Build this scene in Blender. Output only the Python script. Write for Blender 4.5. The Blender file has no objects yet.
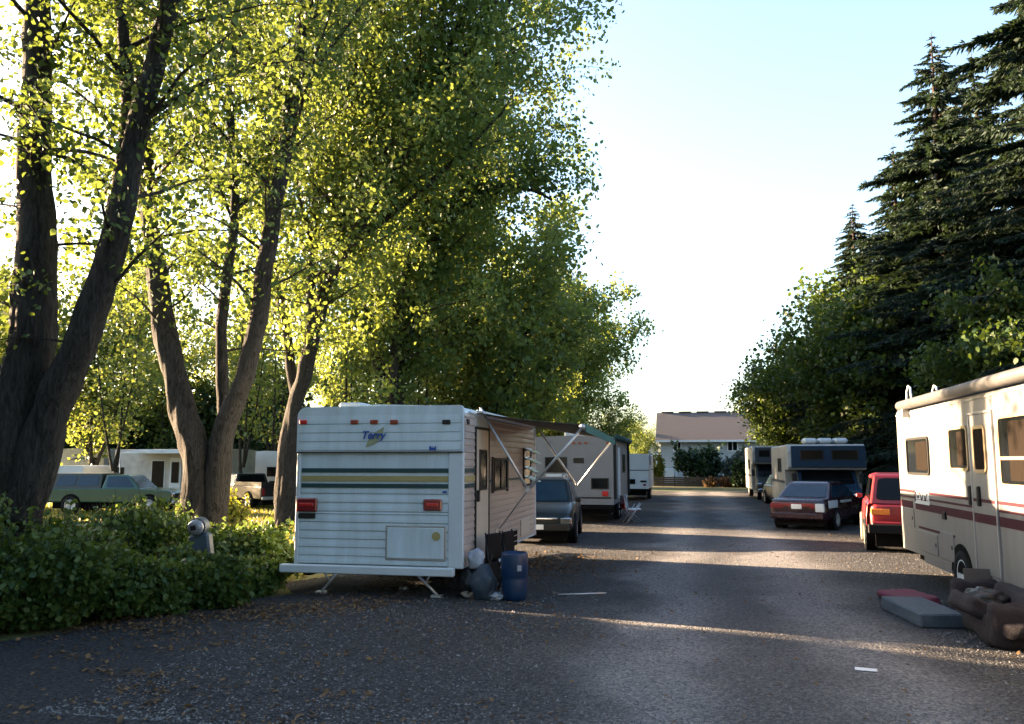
import bpy, math, random
import numpy as np
from mathutils import Vector, Matrix
R = math.radians
scene = bpy.context.scene
col = scene.collection

# ---------------------------------------------------------------- camera
f = 830.0
TH = math.atan(100/f); PS = math.atan(178*math.cos(TH)/f)
CF = Vector((-math.sin(PS)*math.cos(TH), math.cos(PS)*math.cos(TH), math.sin(TH)))
CR = Vector((math.cos(PS), math.sin(PS), 0))
CU = CR.cross(CF)
EYE = Vector((0, 0, 2.0))
def ray(px, py): return CF*f + CR*(px-512) - CU*(py-362)
def onX(px, py, X): d = ray(px, py); return EYE + d*(X/d.x)
def onY(px, py, Y): d = ray(px, py); return EYE + d*(Y/d.y)
def onZ(px, py, Z=0): d = ray(px, py); return EYE + d*((Z-2)/d.z)
cam = bpy.data.cameras.new('camera'); camo = bpy.data.objects.new('camera', cam); col.objects.link(camo)
camo.location = EYE; camo.rotation_euler = (math.pi/2+TH, 0, PS)
cam.sensor_width = 36; cam.lens = f/1024*36; cam.clip_end = 3000; cam.clip_start = .05
scene.camera = camo

# ---------------------------------------------------------------- light
SUN_EL, SUN_AZ = R(11), R(12.5)      # azimuth: degrees ahead (+Y) of pure left (-X)
sd = Vector((-math.cos(SUN_AZ)*math.cos(SUN_EL), math.sin(SUN_AZ)*math.cos(SUN_EL), math.sin(SUN_EL)))
sl = bpy.data.lights.new('sun', 'SUN'); sl.energy = 5.0; sl.angle = R(.55); sl.color = (1, .70, .42)
so = bpy.data.objects.new('sun', sl); col.objects.link(so); so.rotation_euler = sd.to_track_quat('Z', 'Y').to_euler()
w = bpy.data.worlds.new('World'); scene.world = w; w.use_nodes = True
nt = w.node_tree; bg = nt.nodes['Background']
sky = nt.nodes.new('ShaderNodeTexSky'); sky.sky_type = 'NISHITA'; sky.sun_disc = False
sky.sun_elevation = SUN_EL; sky.sun_rotation = math.atan2(sd.x, sd.y)
sky.air_density = 1.0; sky.dust_density = 2.6; sky.ozone_density = 2.0
hs = nt.nodes.new('ShaderNodeHueSaturation'); hs.inputs['Saturation'].default_value = .95; nt.links.new(sky.outputs[0], hs.inputs['Color']); nt.links.new(hs.outputs[0], bg.inputs[0]); bg.inputs[1].default_value = .068
scene.view_settings.view_transform = 'Standard'; scene.view_settings.look = 'None'
scene.view_settings.exposure = 3.7; scene.view_settings.gamma = 1

# ---------------------------------------------------------------- materials
M = {}
def mat(name, c, rough=.6, metal=0, var=.12, scale=6, bump=0, bscale=40, trans=0, spec=.5, c2=None, coat=0, stretch=None):
    m = bpy.data.materials.new(name); m.use_nodes = True; n = m.node_tree; p = n.nodes['Principled BSDF']
    tc = n.nodes.new('ShaderNodeTexCoord'); mp = n.nodes.new('ShaderNodeMapping')
    n.links.new(tc.outputs['Object'], mp.inputs[0])
    if stretch: mp.inputs['Scale'].default_value = stretch
    no = n.nodes.new('ShaderNodeTexNoise'); no.inputs['Scale'].default_value = scale; no.inputs['Detail'].default_value = 6
    no.inputs['Roughness'].default_value = .65
    n.links.new(mp.outputs[0], no.inputs[0])
    r = n.nodes.new('ShaderNodeValToRGB'); r.color_ramp.elements[0].position = .3; r.color_ramp.elements[1].position = .7
    a = c2 if c2 else tuple(x*(1-var) for x in c); b = tuple(min(1, x*(1+var*.4)) for x in c)
    r.color_ramp.elements[0].color = (*a, 1); r.color_ramp.elements[1].color = (*b, 1)
    n.links.new(no.outputs[0], r.inputs[0]); n.links.new(r.outputs[0], p.inputs['Base Color'])
    rr = n.nodes.new('ShaderNodeMapRange'); rr.inputs[3].default_value = max(0, rough-.08); rr.inputs[4].default_value = min(1, rough+.12)
    n.links.new(no.outputs[0], rr.inputs[0]); n.links.new(rr.outputs[0], p.inputs['Roughness'])
    p.inputs['Metallic'].default_value = metal; p.inputs['Specular IOR Level'].default_value = spec
    p.inputs['Coat Weight'].default_value = coat
    if bump:
        n2 = n.nodes.new('ShaderNodeTexNoise'); n2.inputs['Scale'].default_value = bscale; n2.inputs['Detail'].default_value = 8
        n.links.new(mp.outputs[0], n2.inputs[0]); bp = n.nodes.new('ShaderNodeBump'); bp.inputs['Strength'].default_value = bump
        bp.inputs['Distance'].default_value = .03
        n.links.new(n2.outputs[0], bp.inputs['Height']); n.links.new(bp.outputs[0], p.inputs['Normal'])
    if trans: p.inputs['Transmission Weight'].default_value = trans
    M[name] = m; return m
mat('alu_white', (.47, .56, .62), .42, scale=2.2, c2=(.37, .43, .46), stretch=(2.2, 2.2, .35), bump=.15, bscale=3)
mat('alu_side', (.46, .39, .36), .32, var=.2, scale=1.4, metal=.25)  # side siding: pinkish reflected light put into its colour
mat('white_smooth', (.46, .51, .55), .4, var=.1, scale=2)
mat('white_dirty', (.36, .36, .35), .5, var=.25, scale=3)
mat('mh_white', (.165, .17, .175), .45, scale=2, c2=(.12, .118, .116), stretch=(2, 2, .3), bump=.1, bscale=2)
mat('mh_roof', (.06, .06, .062), .7, var=.3, scale=3)
mat('beige', (.165, .168, .175), .5, var=.12, scale=1.5)
mat('door_beige', (.5, .44, .36), .45, var=.1)
mat('stripe_green', (.01, .045, .05), .4); mat('stripe_gold', (.30, .25, .10), .5)
mat('maroon', (.035, .006, .014), .6, spec=.2); mat('tan_trim', (.30, .22, .12), .5)
mat('red_lens', (.16, .01, .015), .2, coat=.5); mat('red_bright', (.45, .02, .02), .2, coat=.5)
mat('amber_lens', (.75, .2, .03), .2); mat('brown_lens', (.22, .04, .02), .25)
mat('logo_blue', (.01, .06, .28), .5); mat('logo_gold', (.26, .28, .16), .5)
mat('glass_dark', (.005, .006, .007), .1, var=.3, scale=2, spec=.15)
mat('glass_blue', (.012, .028, .05), .06, var=.3, scale=2, spec=.4)
mat('curtain', (.013, .010, .008), .9, var=.35, scale=8, stretch=(6, 6, .4), spec=.03)
mat('frame_dark', (.012, .012, .012), .5, spec=.3); mat('frame_alu', (.42, .42, .43), .35, metal=.7)
mat('metal_pole', (.5, .51, .53), .35, metal=.6); mat('chrome', (.7, .7, .72), .15, metal=1)
mat('rubber', (.009, .009, .01), .85, spec=.2, bump=.2); mat('rubber_sunlit', (.22, .19, .15), .9, bump=.3)  # second rubber is pale beige: sunlight on the tread put into the colour
mat('black_plastic', (.004, .004, .005), .7, spec=.2); mat('underbody', (.004, .004, .004), .9, spec=.1)
mat('green_fabric', (.02, .10, .085), .8, var=.3, scale=4); mat('grey_fabric', (.13, .125, .10), .85, var=.35, scale=3)
mat('green_awning_dark', (.012, .045, .04), .8, var=.3)
mat('blue_drum', (.002, .022, .07), .35, var=.25, scale=5)
mat('car_maroon', (.02, .003, .008), .25, coat=.4); mat('car_red', (.19, .006, .009), .35, coat=.2, var=.2, scale=2)
mat('car_dark', (.003, .006, .009), .3, spec=.35); mat('car_black', (.005, .005, .006), .3, spec=.4)
mat('car_teal', (.003, .05, .032), .3, coat=.5, var=.2); mat('car_silver', (.35, .35, .36), .3, metal=.6, coat=.5)
mat('camper_blue', (.006, .025, .055), .5, spec=.25, var=.15); mat('camper_grey', (.05, .065, .09), .6, spec=.3)
mat('camper_dark', (.02, .03, .03), .5)
mat('plate', (.6, .62, .62), .5); mat('trash_white', (.3, .32, .37), .6, bump=.6, bscale=12)
mat('trash_black', (.012, .012, .013), .45, bump=.8, bscale=10); mat('trash_blue', (.02, .035, .055), .6, bump=.6, bscale=10)
mat('trash_tan', (.25, .2, .16), .8, bump=.5)
mat('sofa_brown', (.014, .0095, .013), .85, var=.35, scale=5, bump=.5, bscale=60); mat('pink_foam', (.12, .022, .045), .9, var=.3, scale=6, bump=.4)
mat('concrete', (.065, .085, .11), .9, var=.3, scale=8, bump=.6, bscale=50); mat('board_tan', (.10, .08, .07), .8, bump=.3, stretch=(1, 6, 1))
mat('siding', (.40, .40, .39), .7, var=.05); mat('roof_shingle', (.078, .068, .068), .9, var=.25, scale=14, bump=.4, bscale=60)
mat('house_trim', (.75, .75, .73), .6); mat('wood_dark', (.06, .045, .035), .8, bump=.4, stretch=(1, 1, 6))
mat('far_green_roof', (.03, .06, .045), .9); mat('brick_red', (.2, .07, .045), .9, var=.4, scale=10, bump=.4)
mat('pebble', (.17, .17, .175), .9, var=.5, scale=30)
mat('meter_grey', (.05, .075, .10), .5, var=.2); mat('meter_glass', (.22, .22, .24), .2, var=.4, scale=30, coat=1)
mat('paper', (.62, .62, .64), .8)

def bark(name, c, c2):
    m = bpy.data.materials.new(name); m.use_nodes = True; n = m.node_tree; p = n.nodes['Principled BSDF']
    tc = n.nodes.new('ShaderNodeTexCoord'); mp = n.nodes.new('ShaderNodeMapping'); mp.inputs['Scale'].default_value = (5, 5, 1.1)
    n.links.new(tc.outputs['Object'], mp.inputs[0])
    v = n.nodes.new('ShaderNodeTexNoise'); v.inputs['Scale'].default_value = 2.6; v.inputs['Detail'].default_value = 8; v.inputs['Roughness'].default_value = .7
    v.inputs['Distortion'].default_value = 1.6
    n.links.new(mp.outputs[0], v.inputs[0])
    r = n.nodes.new('ShaderNodeValToRGB'); r.color_ramp.elements[0].position = .36; r.color_ramp.elements[1].position = .66
    r.color_ramp.elements[0].color = (*c2, 1); r.color_ramp.elements[1].color = (*c, 1)
    n.links.new(v.outputs[0], r.inputs[0]); n.links.new(r.outputs[0], p.inputs['Base Color'])
    bp = n.nodes.new('ShaderNodeBump'); bp.inputs['Strength'].default_value = 1; bp.inputs['Distance'].default_value = .08
    n.links.new(v.outputs[0], bp.inputs['Height']); n.links.new(bp.outputs[0], p.inputs['Normal'])
    p.inputs['Roughness'].default_value = .9; p.inputs['Specular IOR Level'].default_value = .2
    M[name] = m
bark('bark', (.06, .053, .047), (.011, .0095, .008)); bark('bark_conifer', (.08, .06, .05), (.03, .02, .015))

def leafmat(name, ca, cb, tcol, tr=.45, rough=.5):
    m = bpy.data.materials.new(name); m.use_nodes = True; n = m.node_tree
    out = n.nodes['Material Output']; p = n.nodes['Principled BSDF']
    g = n.nodes.new('ShaderNodeNewGeometry')
    r = n.nodes.new('ShaderNodeValToRGB'); r.color_ramp.elements[0].color = (*ca, 1); r.color_ramp.elements[1].color = (*cb, 1)
    n.links.new(g.outputs['Random Per Island'], r.inputs[0]); n.links.new(r.outputs[0], p.inputs['Base Color'])
    p.inputs['Roughness'].default_value = rough; p.inputs['Specular IOR Level'].default_value = .35
    t = n.nodes.new('ShaderNodeBsdfTranslucent')
    mx = n.nodes.new('ShaderNodeMixRGB'); mx.inputs[0].default_value = .6; mx.inputs[2].default_value = (*tcol, 1)
    n.links.new(r.outputs[0], mx.inputs[1]); n.links.new(mx.outputs[0], t.inputs[0])
    ms = n.nodes.new('ShaderNodeMixShader'); ms.inputs[0].default_value = tr
    n.links.new(p.outputs[0], ms.inputs[1]); n.links.new(t.outputs[0], ms.inputs[2]); n.links.new(ms.outputs[0], out.inputs[0])
    M[name] = m
leafmat('leaf_cotton', (.05, .115, .04), (.10, .165, .05), (.27, .30, .03), .5)
leafmat('leaf_near', (.03, .075, .025), (.065, .12, .035), (.21, .25, .025), .4)
leafmat('leaf_far', (.06, .125, .045), (.12, .18, .05), (.30, .32, .035), .5)
leafmat('leaf_maple', (.022, .055, .015), (.055, .09, .02), (.16, .22, .02), .35)
leafmat('leaf_hedge', (.014, .05, .012), (.09, .13, .03), (.16, .22, .02), .35)
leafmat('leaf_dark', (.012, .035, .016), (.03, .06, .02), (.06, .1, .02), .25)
leafmat('leaf_yellow', (.09, .11, .015), (.18, .18, .02), (.26, .25, .02), .4)
leafmat('needle', (.006, .02, .016), (.02, .04, .022), (.05, .08, .02), .2, .75)
leafmat('needle_grey', (.05, .08, .075), (.09, .12, .11), (.08, .12, .08), .2)
leafmat('litter', (.045, .026, .015), (.19, .11, .05), (.3, .18, .05), .2, .8)
leafmat('grass', (.05, .08, .015), (.16, .14, .03), (.4, .36, .05), .4)
leafmat('flowers', (.12, .04, .02), (.25, .12, .03), (.3, .1, .02), .3)

# ---------------------------------------------------------------- mesh helpers
class MB:
    def __init__(s): s.v = []; s.f = []; s.m = []; s.sm = []
    def add(s, vs, fs, mi=0, smooth=False):
        b = len(s.v); s.v += [tuple(v) for v in vs]
        for q in fs: s.f.append(tuple(b+i for i in q)); s.m.append(mi); s.sm.append(smooth)
        return s
    def box(s, x0, x1, y0, y1, z0, z1, mi=0):
        vs = [(x0,y0,z0),(x1,y0,z0),(x1,y1,z0),(x0,y1,z0),(x0,y0,z1),(x1,y0,z1),(x1,y1,z1),(x0,y1,z1)]
        return s.add(vs, [(0,3,2,1),(4,5,6,7),(0,1,5,4),(1,2,6,5),(2,3,7,6),(3,0,4,7)], mi)
    def bx(s, x0, x1, y0, y1, z0, z1, b=.02, mi=0):   # box with all edges chamfered
        xs, ys, zs = (x0, x1), (y0, y1), (z0, z1); vs = []; idx = {}
        for i in (0, 1):
            for j in (0, 1):
                for k in (0, 1):
                    sx, sy, sz = (b, -b)[i], (b, -b)[j], (b, -b)[k]
                    for a in range(3):
                        p = [xs[i]+sx, ys[j]+sy, zs[k]+sz]; p[a] = (xs[i], ys[j], zs[k])[a]
                        idx[(i, j, k, a)] = len(vs); vs.append(tuple(p))
        fs = []
        I = idx
        for i in (0, 1): fs.append([I[(i,0,0,0)], I[(i,1,0,0)], I[(i,1,1,0)], I[(i,0,1,0)]])
        for j in (0, 1): fs.append([I[(0,j,0,1)], I[(1,j,0,1)], I[(1,j,1,1)], I[(0,j,1,1)]])
        for k in (0, 1): fs.append([I[(0,0,k,2)], I[(1,0,k,2)], I[(1,1,k,2)], I[(0,1,k,2)]])
        for i in (0, 1):
            for j in (0, 1): fs.append([I[(i,j,0,0)], I[(i,j,1,0)], I[(i,j,1,1)], I[(i,j,0,1)]])
        for i in (0, 1):
            for k in (0, 1): fs.append([I[(i,0,k,0)], I[(i,1,k,0)], I[(i,1,k,2)], I[(i,0,k,2)]])
        for j in (0, 1):
            for k in (0, 1): fs.append([I[(0,j,k,1)], I[(1,j,k,1)], I[(1,j,k,2)], I[(0,j,k,2)]])
        for i in (0, 1):
            for j in (0, 1):
                for k in (0, 1): fs.append([I[(i,j,k,0)], I[(i,j,k,1)], I[(i,j,k,2)]])
        c = Vector(((x0+x1)/2, (y0+y1)/2, (z0+z1)/2)); out = []
        for q in fs:
            P = [Vector(vs[t]) for t in q]; n = (P[1]-P[0]).cross(P[2]-P[0]); m = sum(P, Vector())/len(P)
            out.append(q if n.dot(m-c) > 0 else q[::-1])
        return s.add(vs, out, mi)
    def tube(s, pts, rad, n=8, mi=0, cap=True, smooth=True):
        pts = [Vector(p) for p in pts]
        if not hasattr(rad, '__len__'): rad = [rad]*len(pts)
        vs = []; fs = []; prev = None
        for i, p in enumerate(pts):
            d = (pts[min(i+1, len(pts)-1)]-pts[max(i-1, 0)]).normalized()
            if prev is None: a = d.orthogonal().normalized()
            else: a = (prev-d*prev.dot(d)).normalized()
            prev = a; b = d.cross(a)
            for k in range(n):
                t = 2*math.pi*k/n; vs.append(p+(a*math.cos(t)+b*math.sin(t))*rad[i])
        for i in range(len(pts)-1):
            for k in range(n): fs.append((i*n+k, i*n+(k+1) % n, (i+1)*n+(k+1) % n, (i+1)*n+k))
        if cap: fs.append(tuple(range(n-1, -1, -1))); fs.append(tuple((len(pts)-1)*n+k for k in range(n)))
        return s.add(vs, fs, mi, smooth)
    def prismX(s, prof, x0, x1, mi=0):   # closed (y,z) outline swept along x
        n = len(prof); vs = [(x0, y, z) for y, z in prof]+[(x1, y, z) for y, z in prof]
        fs = [(i, (i+1) % n, n+(i+1) % n, n+i) for i in range(n)]+[tuple(range(n-1, -1, -1)), tuple(range(n, 2*n))]
        return s.add(vs, fs, mi)
    def prismY(s, prof, y0, y1, mi=0):   # closed (x,z) outline swept along y
        n = len(prof); vs = [(x, y0, z) for x, z in prof]+[(x, y1, z) for x, z in prof]
        fs = [(i, n+i, n+(i+1) % n, (i+1) % n) for i in range(n)]+[tuple(range(n)), tuple(range(2*n-1, n-1, -1))]
        return s.add(vs, fs, mi)
    def disc(s, c, ax, r, h, n=20, mi=0, smooth=False):   # short cylinder centred at c along axis ax
        c = Vector(c); a = Vector(ax).normalized(); return s.tube([c-a*h/2, c+a*h/2], r, n, mi, smooth=smooth)
    def lathe(s, prof, n=24, mi=0, c=(0, 0, 0)):
        vs = []; fs = []
        for r, z in prof:
            for k in range(n): t = 2*math.pi*k/n; vs.append((c[0]+r*math.cos(t), c[1]+r*math.sin(t), c[2]+z))
        for i in range(len(prof)-1):
            for k in range(n): fs.append((i*n+k, i*n+(k+1) % n, (i+1)*n+(k+1) % n, (i+1)*n+k))
        return s.add(vs, fs, mi, True)
    def ridged(s, axis, u0, u1, z0, z1, c, out, pitch=.1, depth=.012, mi=0):
        """lap siding sheet: horizontal ridges between z0 and z1, running from u0 to u1 on the wall at coordinate c"""
        z = z0; prof = []
        while z < z1-.001:
            zt = min(z+pitch, z1)
            prof += [(c+out*.003, z), (c+out*depth, z+.012), (c+out*depth*.85, z+(zt-z)*.45), (c+out*.004, zt-.004)]
            z = zt
        prof.append((c+out*.003, z1)); n = len(prof)
        if axis == 'Y': vs = [(q, u0, zz) for q, zz in prof]+[(q, u1, zz) for q, zz in prof]
        else: vs = [(u0, q, zz) for q, zz in prof]+[(u1, q, zz) for q, zz in prof]
        fs = [(i, i+1, n+i+1, n+i) for i in range(n-1)]
        return s.add(vs, fs, mi)
    def build(s, name, mats, parent=None, bevel=0, loc=None):
        me = bpy.data.meshes.new(name); me.from_pydata(s.v, [], s.f)
        if not isinstance(mats, (list, tuple)): mats = [mats]
        for m in mats: me.materials.append(M[m])
        me.polygons.foreach_set('material_index', s.m); me.polygons.foreach_set('use_smooth', s.sm); me.update()
        o = bpy.data.objects.new(name, me); col.objects.link(o)
        if parent: o.parent = parent
        if loc: o.location = loc
        if bevel:
            b = o.modifiers.new('bevel', 'BEVEL'); b.width = bevel; b.segments = 2; b.limit_method = 'ANGLE'; b.angle_limit = R(35)
        return o
def tag(o, label=None, cat=None, group=None, kind=None):
    if label: o['label'] = label
    if cat: o['category'] = cat
    if group: o['group'] = group
    if kind: o['kind'] = kind
    return o
def empty(name, loc=(0, 0, 0), rz=0, label=None, cat=None, group=None):
    o = bpy.data.objects.new(name, None); col.objects.link(o); o.location = loc; o.rotation_euler = (0, 0, rz)
    o.empty_display_size = .2
    return tag(o, label, cat, group)
def copy_tree(o, parent=None):
    c = o.copy(); col.objects.link(c); c.parent = parent
    for ch in list(o.children): copy_tree(ch, c)
    return c
def text_part(txt, size, mname, parent, origin, rot, ext=.004, shear=0, name='lettering', bold=0):
    cu = bpy.data.curves.new(name, 'FONT'); cu.body = txt; cu.size = size; cu.extrude = ext; cu.shear = shear; cu.offset = bold
    cu.align_x = 'CENTER'; cu.align_y = 'CENTER'
    o = bpy.data.objects.new(name+'_tmp', cu); col.objects.link(o)
    dg = bpy.context.evaluated_depsgraph_get(); me = bpy.data.meshes.new_from_object(o.evaluated_get(dg))
    bpy.data.objects.remove(o); me.materials.clear(); me.materials.append(M[mname])
    t = bpy.data.objects.new(name, me); col.objects.link(t); t.parent = parent; t.location = origin; t.rotation_euler = rot
    return t

def leaf_mesh(name, P, size, mname, parent=None, rng=None, hang=.5, aspect=.8, jit=0, flat=0):
    """one leaf-shaped folded quad per point"""
    N = len(P); rng = rng or np.random.default_rng(1)
    P = P + (rng.normal(0, jit, (N, 3)) if jit else 0)
    n = rng.normal(0, 1, (N, 3)); n[:, 2] *= (1-flat*.0); n[:, 2] += flat*3
    n /= np.linalg.norm(n, axis=1)[:, None]
    a = rng.normal(0, 1, (N, 3)); a[:, 2] -= hang*1.5
    a -= n*np.sum(a*n, 1)[:, None]; a /= (np.linalg.norm(a, axis=1)[:, None]+1e-6)
    b = np.cross(n, a); sz = size*rng.uniform(.5, 1.45, (N, 1))
    cu = rng.uniform(-.25, .35, (N, 1)); fo = rng.uniform(.03, .2, (N, 1))
    K = 6; V = np.empty((N, K, 3)); wd = aspect*.5*rng.uniform(.75, 1.15, (N, 1))
    V[:, 0] = P; V[:, 1] = P+a*sz*.22+b*sz*wd*.85+n*sz*fo; V[:, 2] = P+a*sz*.6+b*sz*wd*.8+n*sz*(fo+cu*.5)
    V[:, 3] = P+a*sz+n*sz*cu; V[:, 4] = P+a*sz*.6-b*sz*wd*.8+n*sz*(fo+cu*.5); V[:, 5] = P+a*sz*.22-b*sz*wd*.85+n*sz*fo
    me = bpy.data.meshes.new(name); me.vertices.add(N*K); me.vertices.foreach_set('co', V.astype(np.float32).ravel())
    me.loops.add(N*K); me.loops.foreach_set('vertex_index', np.arange(N*K, dtype=np.int32))
    me.polygons.add(N); me.polygons.foreach_set('loop_start', np.arange(0, N*K, K, dtype=np.int32))
    me.polygons.foreach_set('loop_total', np.full(N, K, dtype=np.int32)); me.materials.append(M[mname]); me.update(calc_edges=True)
    o = bpy.data.objects.new(name, me); col.objects.link(o)
    if parent: o.parent = parent
    return o

# ---------------------------------------------------------------- setting
def ground():
    m = bpy.data.materials.new('earth'); m.use_nodes = True; n = m.node_tree; p = n.nodes['Principled BSDF']; p.inputs['Roughness'].default_value = .95
    p.inputs['Specular IOR Level'].default_value = .2
    tc = n.nodes.new('ShaderNodeTexCoord'); a = n.nodes.new('ShaderNodeTexNoise'); a.inputs['Scale'].default_value = .35; a.inputs['Detail'].default_value = 8
    b = n.nodes.new('ShaderNodeTexNoise'); b.inputs['Scale'].default_value = 14; b.inputs['Detail'].default_value = 6
    n.links.new(tc.outputs['Object'], a.inputs[0]); n.links.new(tc.outputs['Object'], b.inputs[0])
    r = n.nodes.new('ShaderNodeValToRGB'); r.color_ramp.elements[0].position = .35; r.color_ramp.elements[0].color = (.10, .08, .045, 1)
    r.color_ramp.elements[1].position = .65; r.color_ramp.elements[1].color = (.08, .10, .03, 1)
    n.links.new(a.outputs[0], r.inputs[0])
    mx = n.nodes.new('ShaderNodeMixRGB'); mx.blend_type = 'MULTIPLY'; mx.inputs[0].default_value = .8
    r2 = n.nodes.new('ShaderNodeValToRGB'); r2.color_ramp.elements[0].color = (.4, .4, .4, 1); r2.color_ramp.elements[0].position = .3; r2.color_ramp.elements[1].color = (1.3, 1.3, 1.3, 1); r2.color_ramp.elements[1].position = .7
    n.links.new(b.outputs[0], r2.inputs[0]); n.links.new(r.outputs[0], mx.inputs[1]); n.links.new(r2.outputs[0], mx.inputs[2]); n.links.new(mx.outputs[0], p.inputs['Base Color'])
    bp = n.nodes.new('ShaderNodeBump'); bp.inputs['Strength'].default_value = .8; n.links.new(b.outputs[0], bp.inputs['Height']); n.links.new(bp.outputs[0], p.inputs['Normal'])
    M['earth'] = m
    # gravel with two paler wheel tracks worn along the lane
    m = bpy.data.materials.new('gravel'); m.use_nodes = True; n = m.node_tree; p = n.nodes['Principled BSDF']; L = n.links
    p.inputs['Roughness'].default_value = .92; p.inputs['Specular IOR Level'].default_value = .08
    tc = n.nodes.new('ShaderNodeTexCoord'); sp = n.nodes.new('ShaderNodeSeparateXYZ'); L.new(tc.outputs['Object'], sp.inputs[0])
    big = n.nodes.new('ShaderNodeTexNoise'); big.inputs['Scale'].default_value = .45; big.inputs['Detail'].default_value = 5; L.new(tc.outputs['Object'], big.inputs[0])
    fine = n.nodes.new('ShaderNodeTexVoronoi'); fine.inputs['Scale'].default_value = 38; L.new(tc.outputs['Object'], fine.inputs[0])
    fine2 = n.nodes.new('ShaderNodeTexNoise'); fine2.inputs['Scale'].default_value = 22; fine2.inputs['Detail'].default_value = 9; fine2.inputs['Roughness'].default_value = .75; L.new(tc.outputs['Object'], fine2.inputs[0])
    def math_(op, a, b=None, c=None):
        q = n.nodes.new('ShaderNodeMath'); q.operation = op
        for i, v in enumerate((a, b, c)):
            if v is None: continue
            if isinstance(v, (int, float)): q.inputs[i].default_value = v
            else: L.new(v, q.inputs[i])
        return q.outputs[0]
    xw = math_('ADD', sp.outputs[0], math_('MULTIPLY', math_('SUBTRACT', big.outputs[0], .5), 2.2))
    def bump_at(c, wd): return math_('POWER', 2.718, math_('MULTIPLY', math_('POWER', math_('DIVIDE', math_('ABSOLUTE', math_('SUBTRACT', xw, c)), wd), 2), -1))
    tr = math_('ADD', bump_at(-.35, .55), bump_at(1.75, .6)); tr = math_('ADD', tr, math_('MULTIPLY', bump_at(.7, 2.2), .4))
    t = math_('MULTIPLY', tr, math_('ADD', math_('MULTIPLY', big.outputs[0], 1.0), .35))
    t.node.use_clamp = True
    r = n.nodes.new('ShaderNodeValToRGB'); r.color_ramp.elements[0].color = (.078, .082, .090, 1); r.color_ramp.elements[1].color = (.30, .31, .335, 1)
    L.new(t, r.inputs[0])
    sp2 = n.nodes.new('ShaderNodeValToRGB'); sp2.color_ramp.elements[0].position = .25; sp2.color_ramp.elements[0].color = (.35, .35, .35, 1)
    sp2.color_ramp.elements[1].position = .8; sp2.color_ramp.elements[1].color = (1.7, 1.68, 1.65, 1)
    L.new(fine2.outputs[0], sp2.inputs[0])
    mx = n.nodes.new('ShaderNodeMixRGB'); mx.blend_type = 'MULTIPLY'; mx.inputs[0].default_value = 1; L.new(r.outputs[0], mx.inputs[1]); L.new(sp2.outputs[0], mx.inputs[2])
    vc = n.nodes.new('ShaderNodeMixRGB'); vc.blend_type = 'MULTIPLY'; vc.inputs[0].default_value = .6
    rv = n.nodes.new('ShaderNodeValToRGB'); rv.color_ramp.elements[0].color = (.45, .45, .5, 1); rv.color_ramp.elements[1].color = (1.6, 1.5, 1.4, 1)
    sc = n.nodes.new('ShaderNodeSeparateColor'); L.new(fine.outputs['Color'], sc.inputs[0]); L.new(sc.outputs[0], rv.inputs[0])
    L.new(mx.outputs[0], vc.inputs[1]); L.new(rv.outputs[0], vc.inputs[2]); L.new(vc.outputs[0], p.inputs['Base Color'])
    bp = n.nodes.new('ShaderNodeBump'); bp.inputs['Strength'].default_value = 1; bp.inputs['Distance'].default_value = .09
    h = math_('ADD', math_('MULTIPLY', fine.outputs['Distance'], -1.2), fine2.outputs[0]); L.new(h, bp.inputs['Height']); L.new(bp.outputs[0], p.inputs['Normal'])
    M['gravel'] = m
    tag(MB().add([(-900, -300, 0), (900, -300, 0), (900, 1600, 0), (-900, 1600, 0)], [(0, 1, 2, 3)]).build('ground', 'earth'), kind='structure')
    rnd = random.Random(4); L_ = []; R_ = []
    y = -20
    while y < 60:
        wl = -6.2-max(0, 12-y)*.36 if y < 13 else (-6.4 if y < 40 else -3.5)
        L_.append((wl+rnd.uniform(-.3, .3), y)); R_.append((9.5+rnd.uniform(-.3, .3), y)); y += 1.0
    vs = []; fs = []; nx = 24
    for (a, y), (b, _) in zip(L_, R_):
        for k in range(nx): vs.append((a+(b-a)*k/(nx-1), y, .006+.0))
    for i in range(len(L_)-1):
        for k in range(nx-1): q = i*nx+k; fs.append((q, q+1, q+nx+1, q+nx))
    tag(MB().add(vs, fs).build('gravel_road', 'gravel'), kind='structure')
ground()

rng = np.random.default_rng(7)
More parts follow.
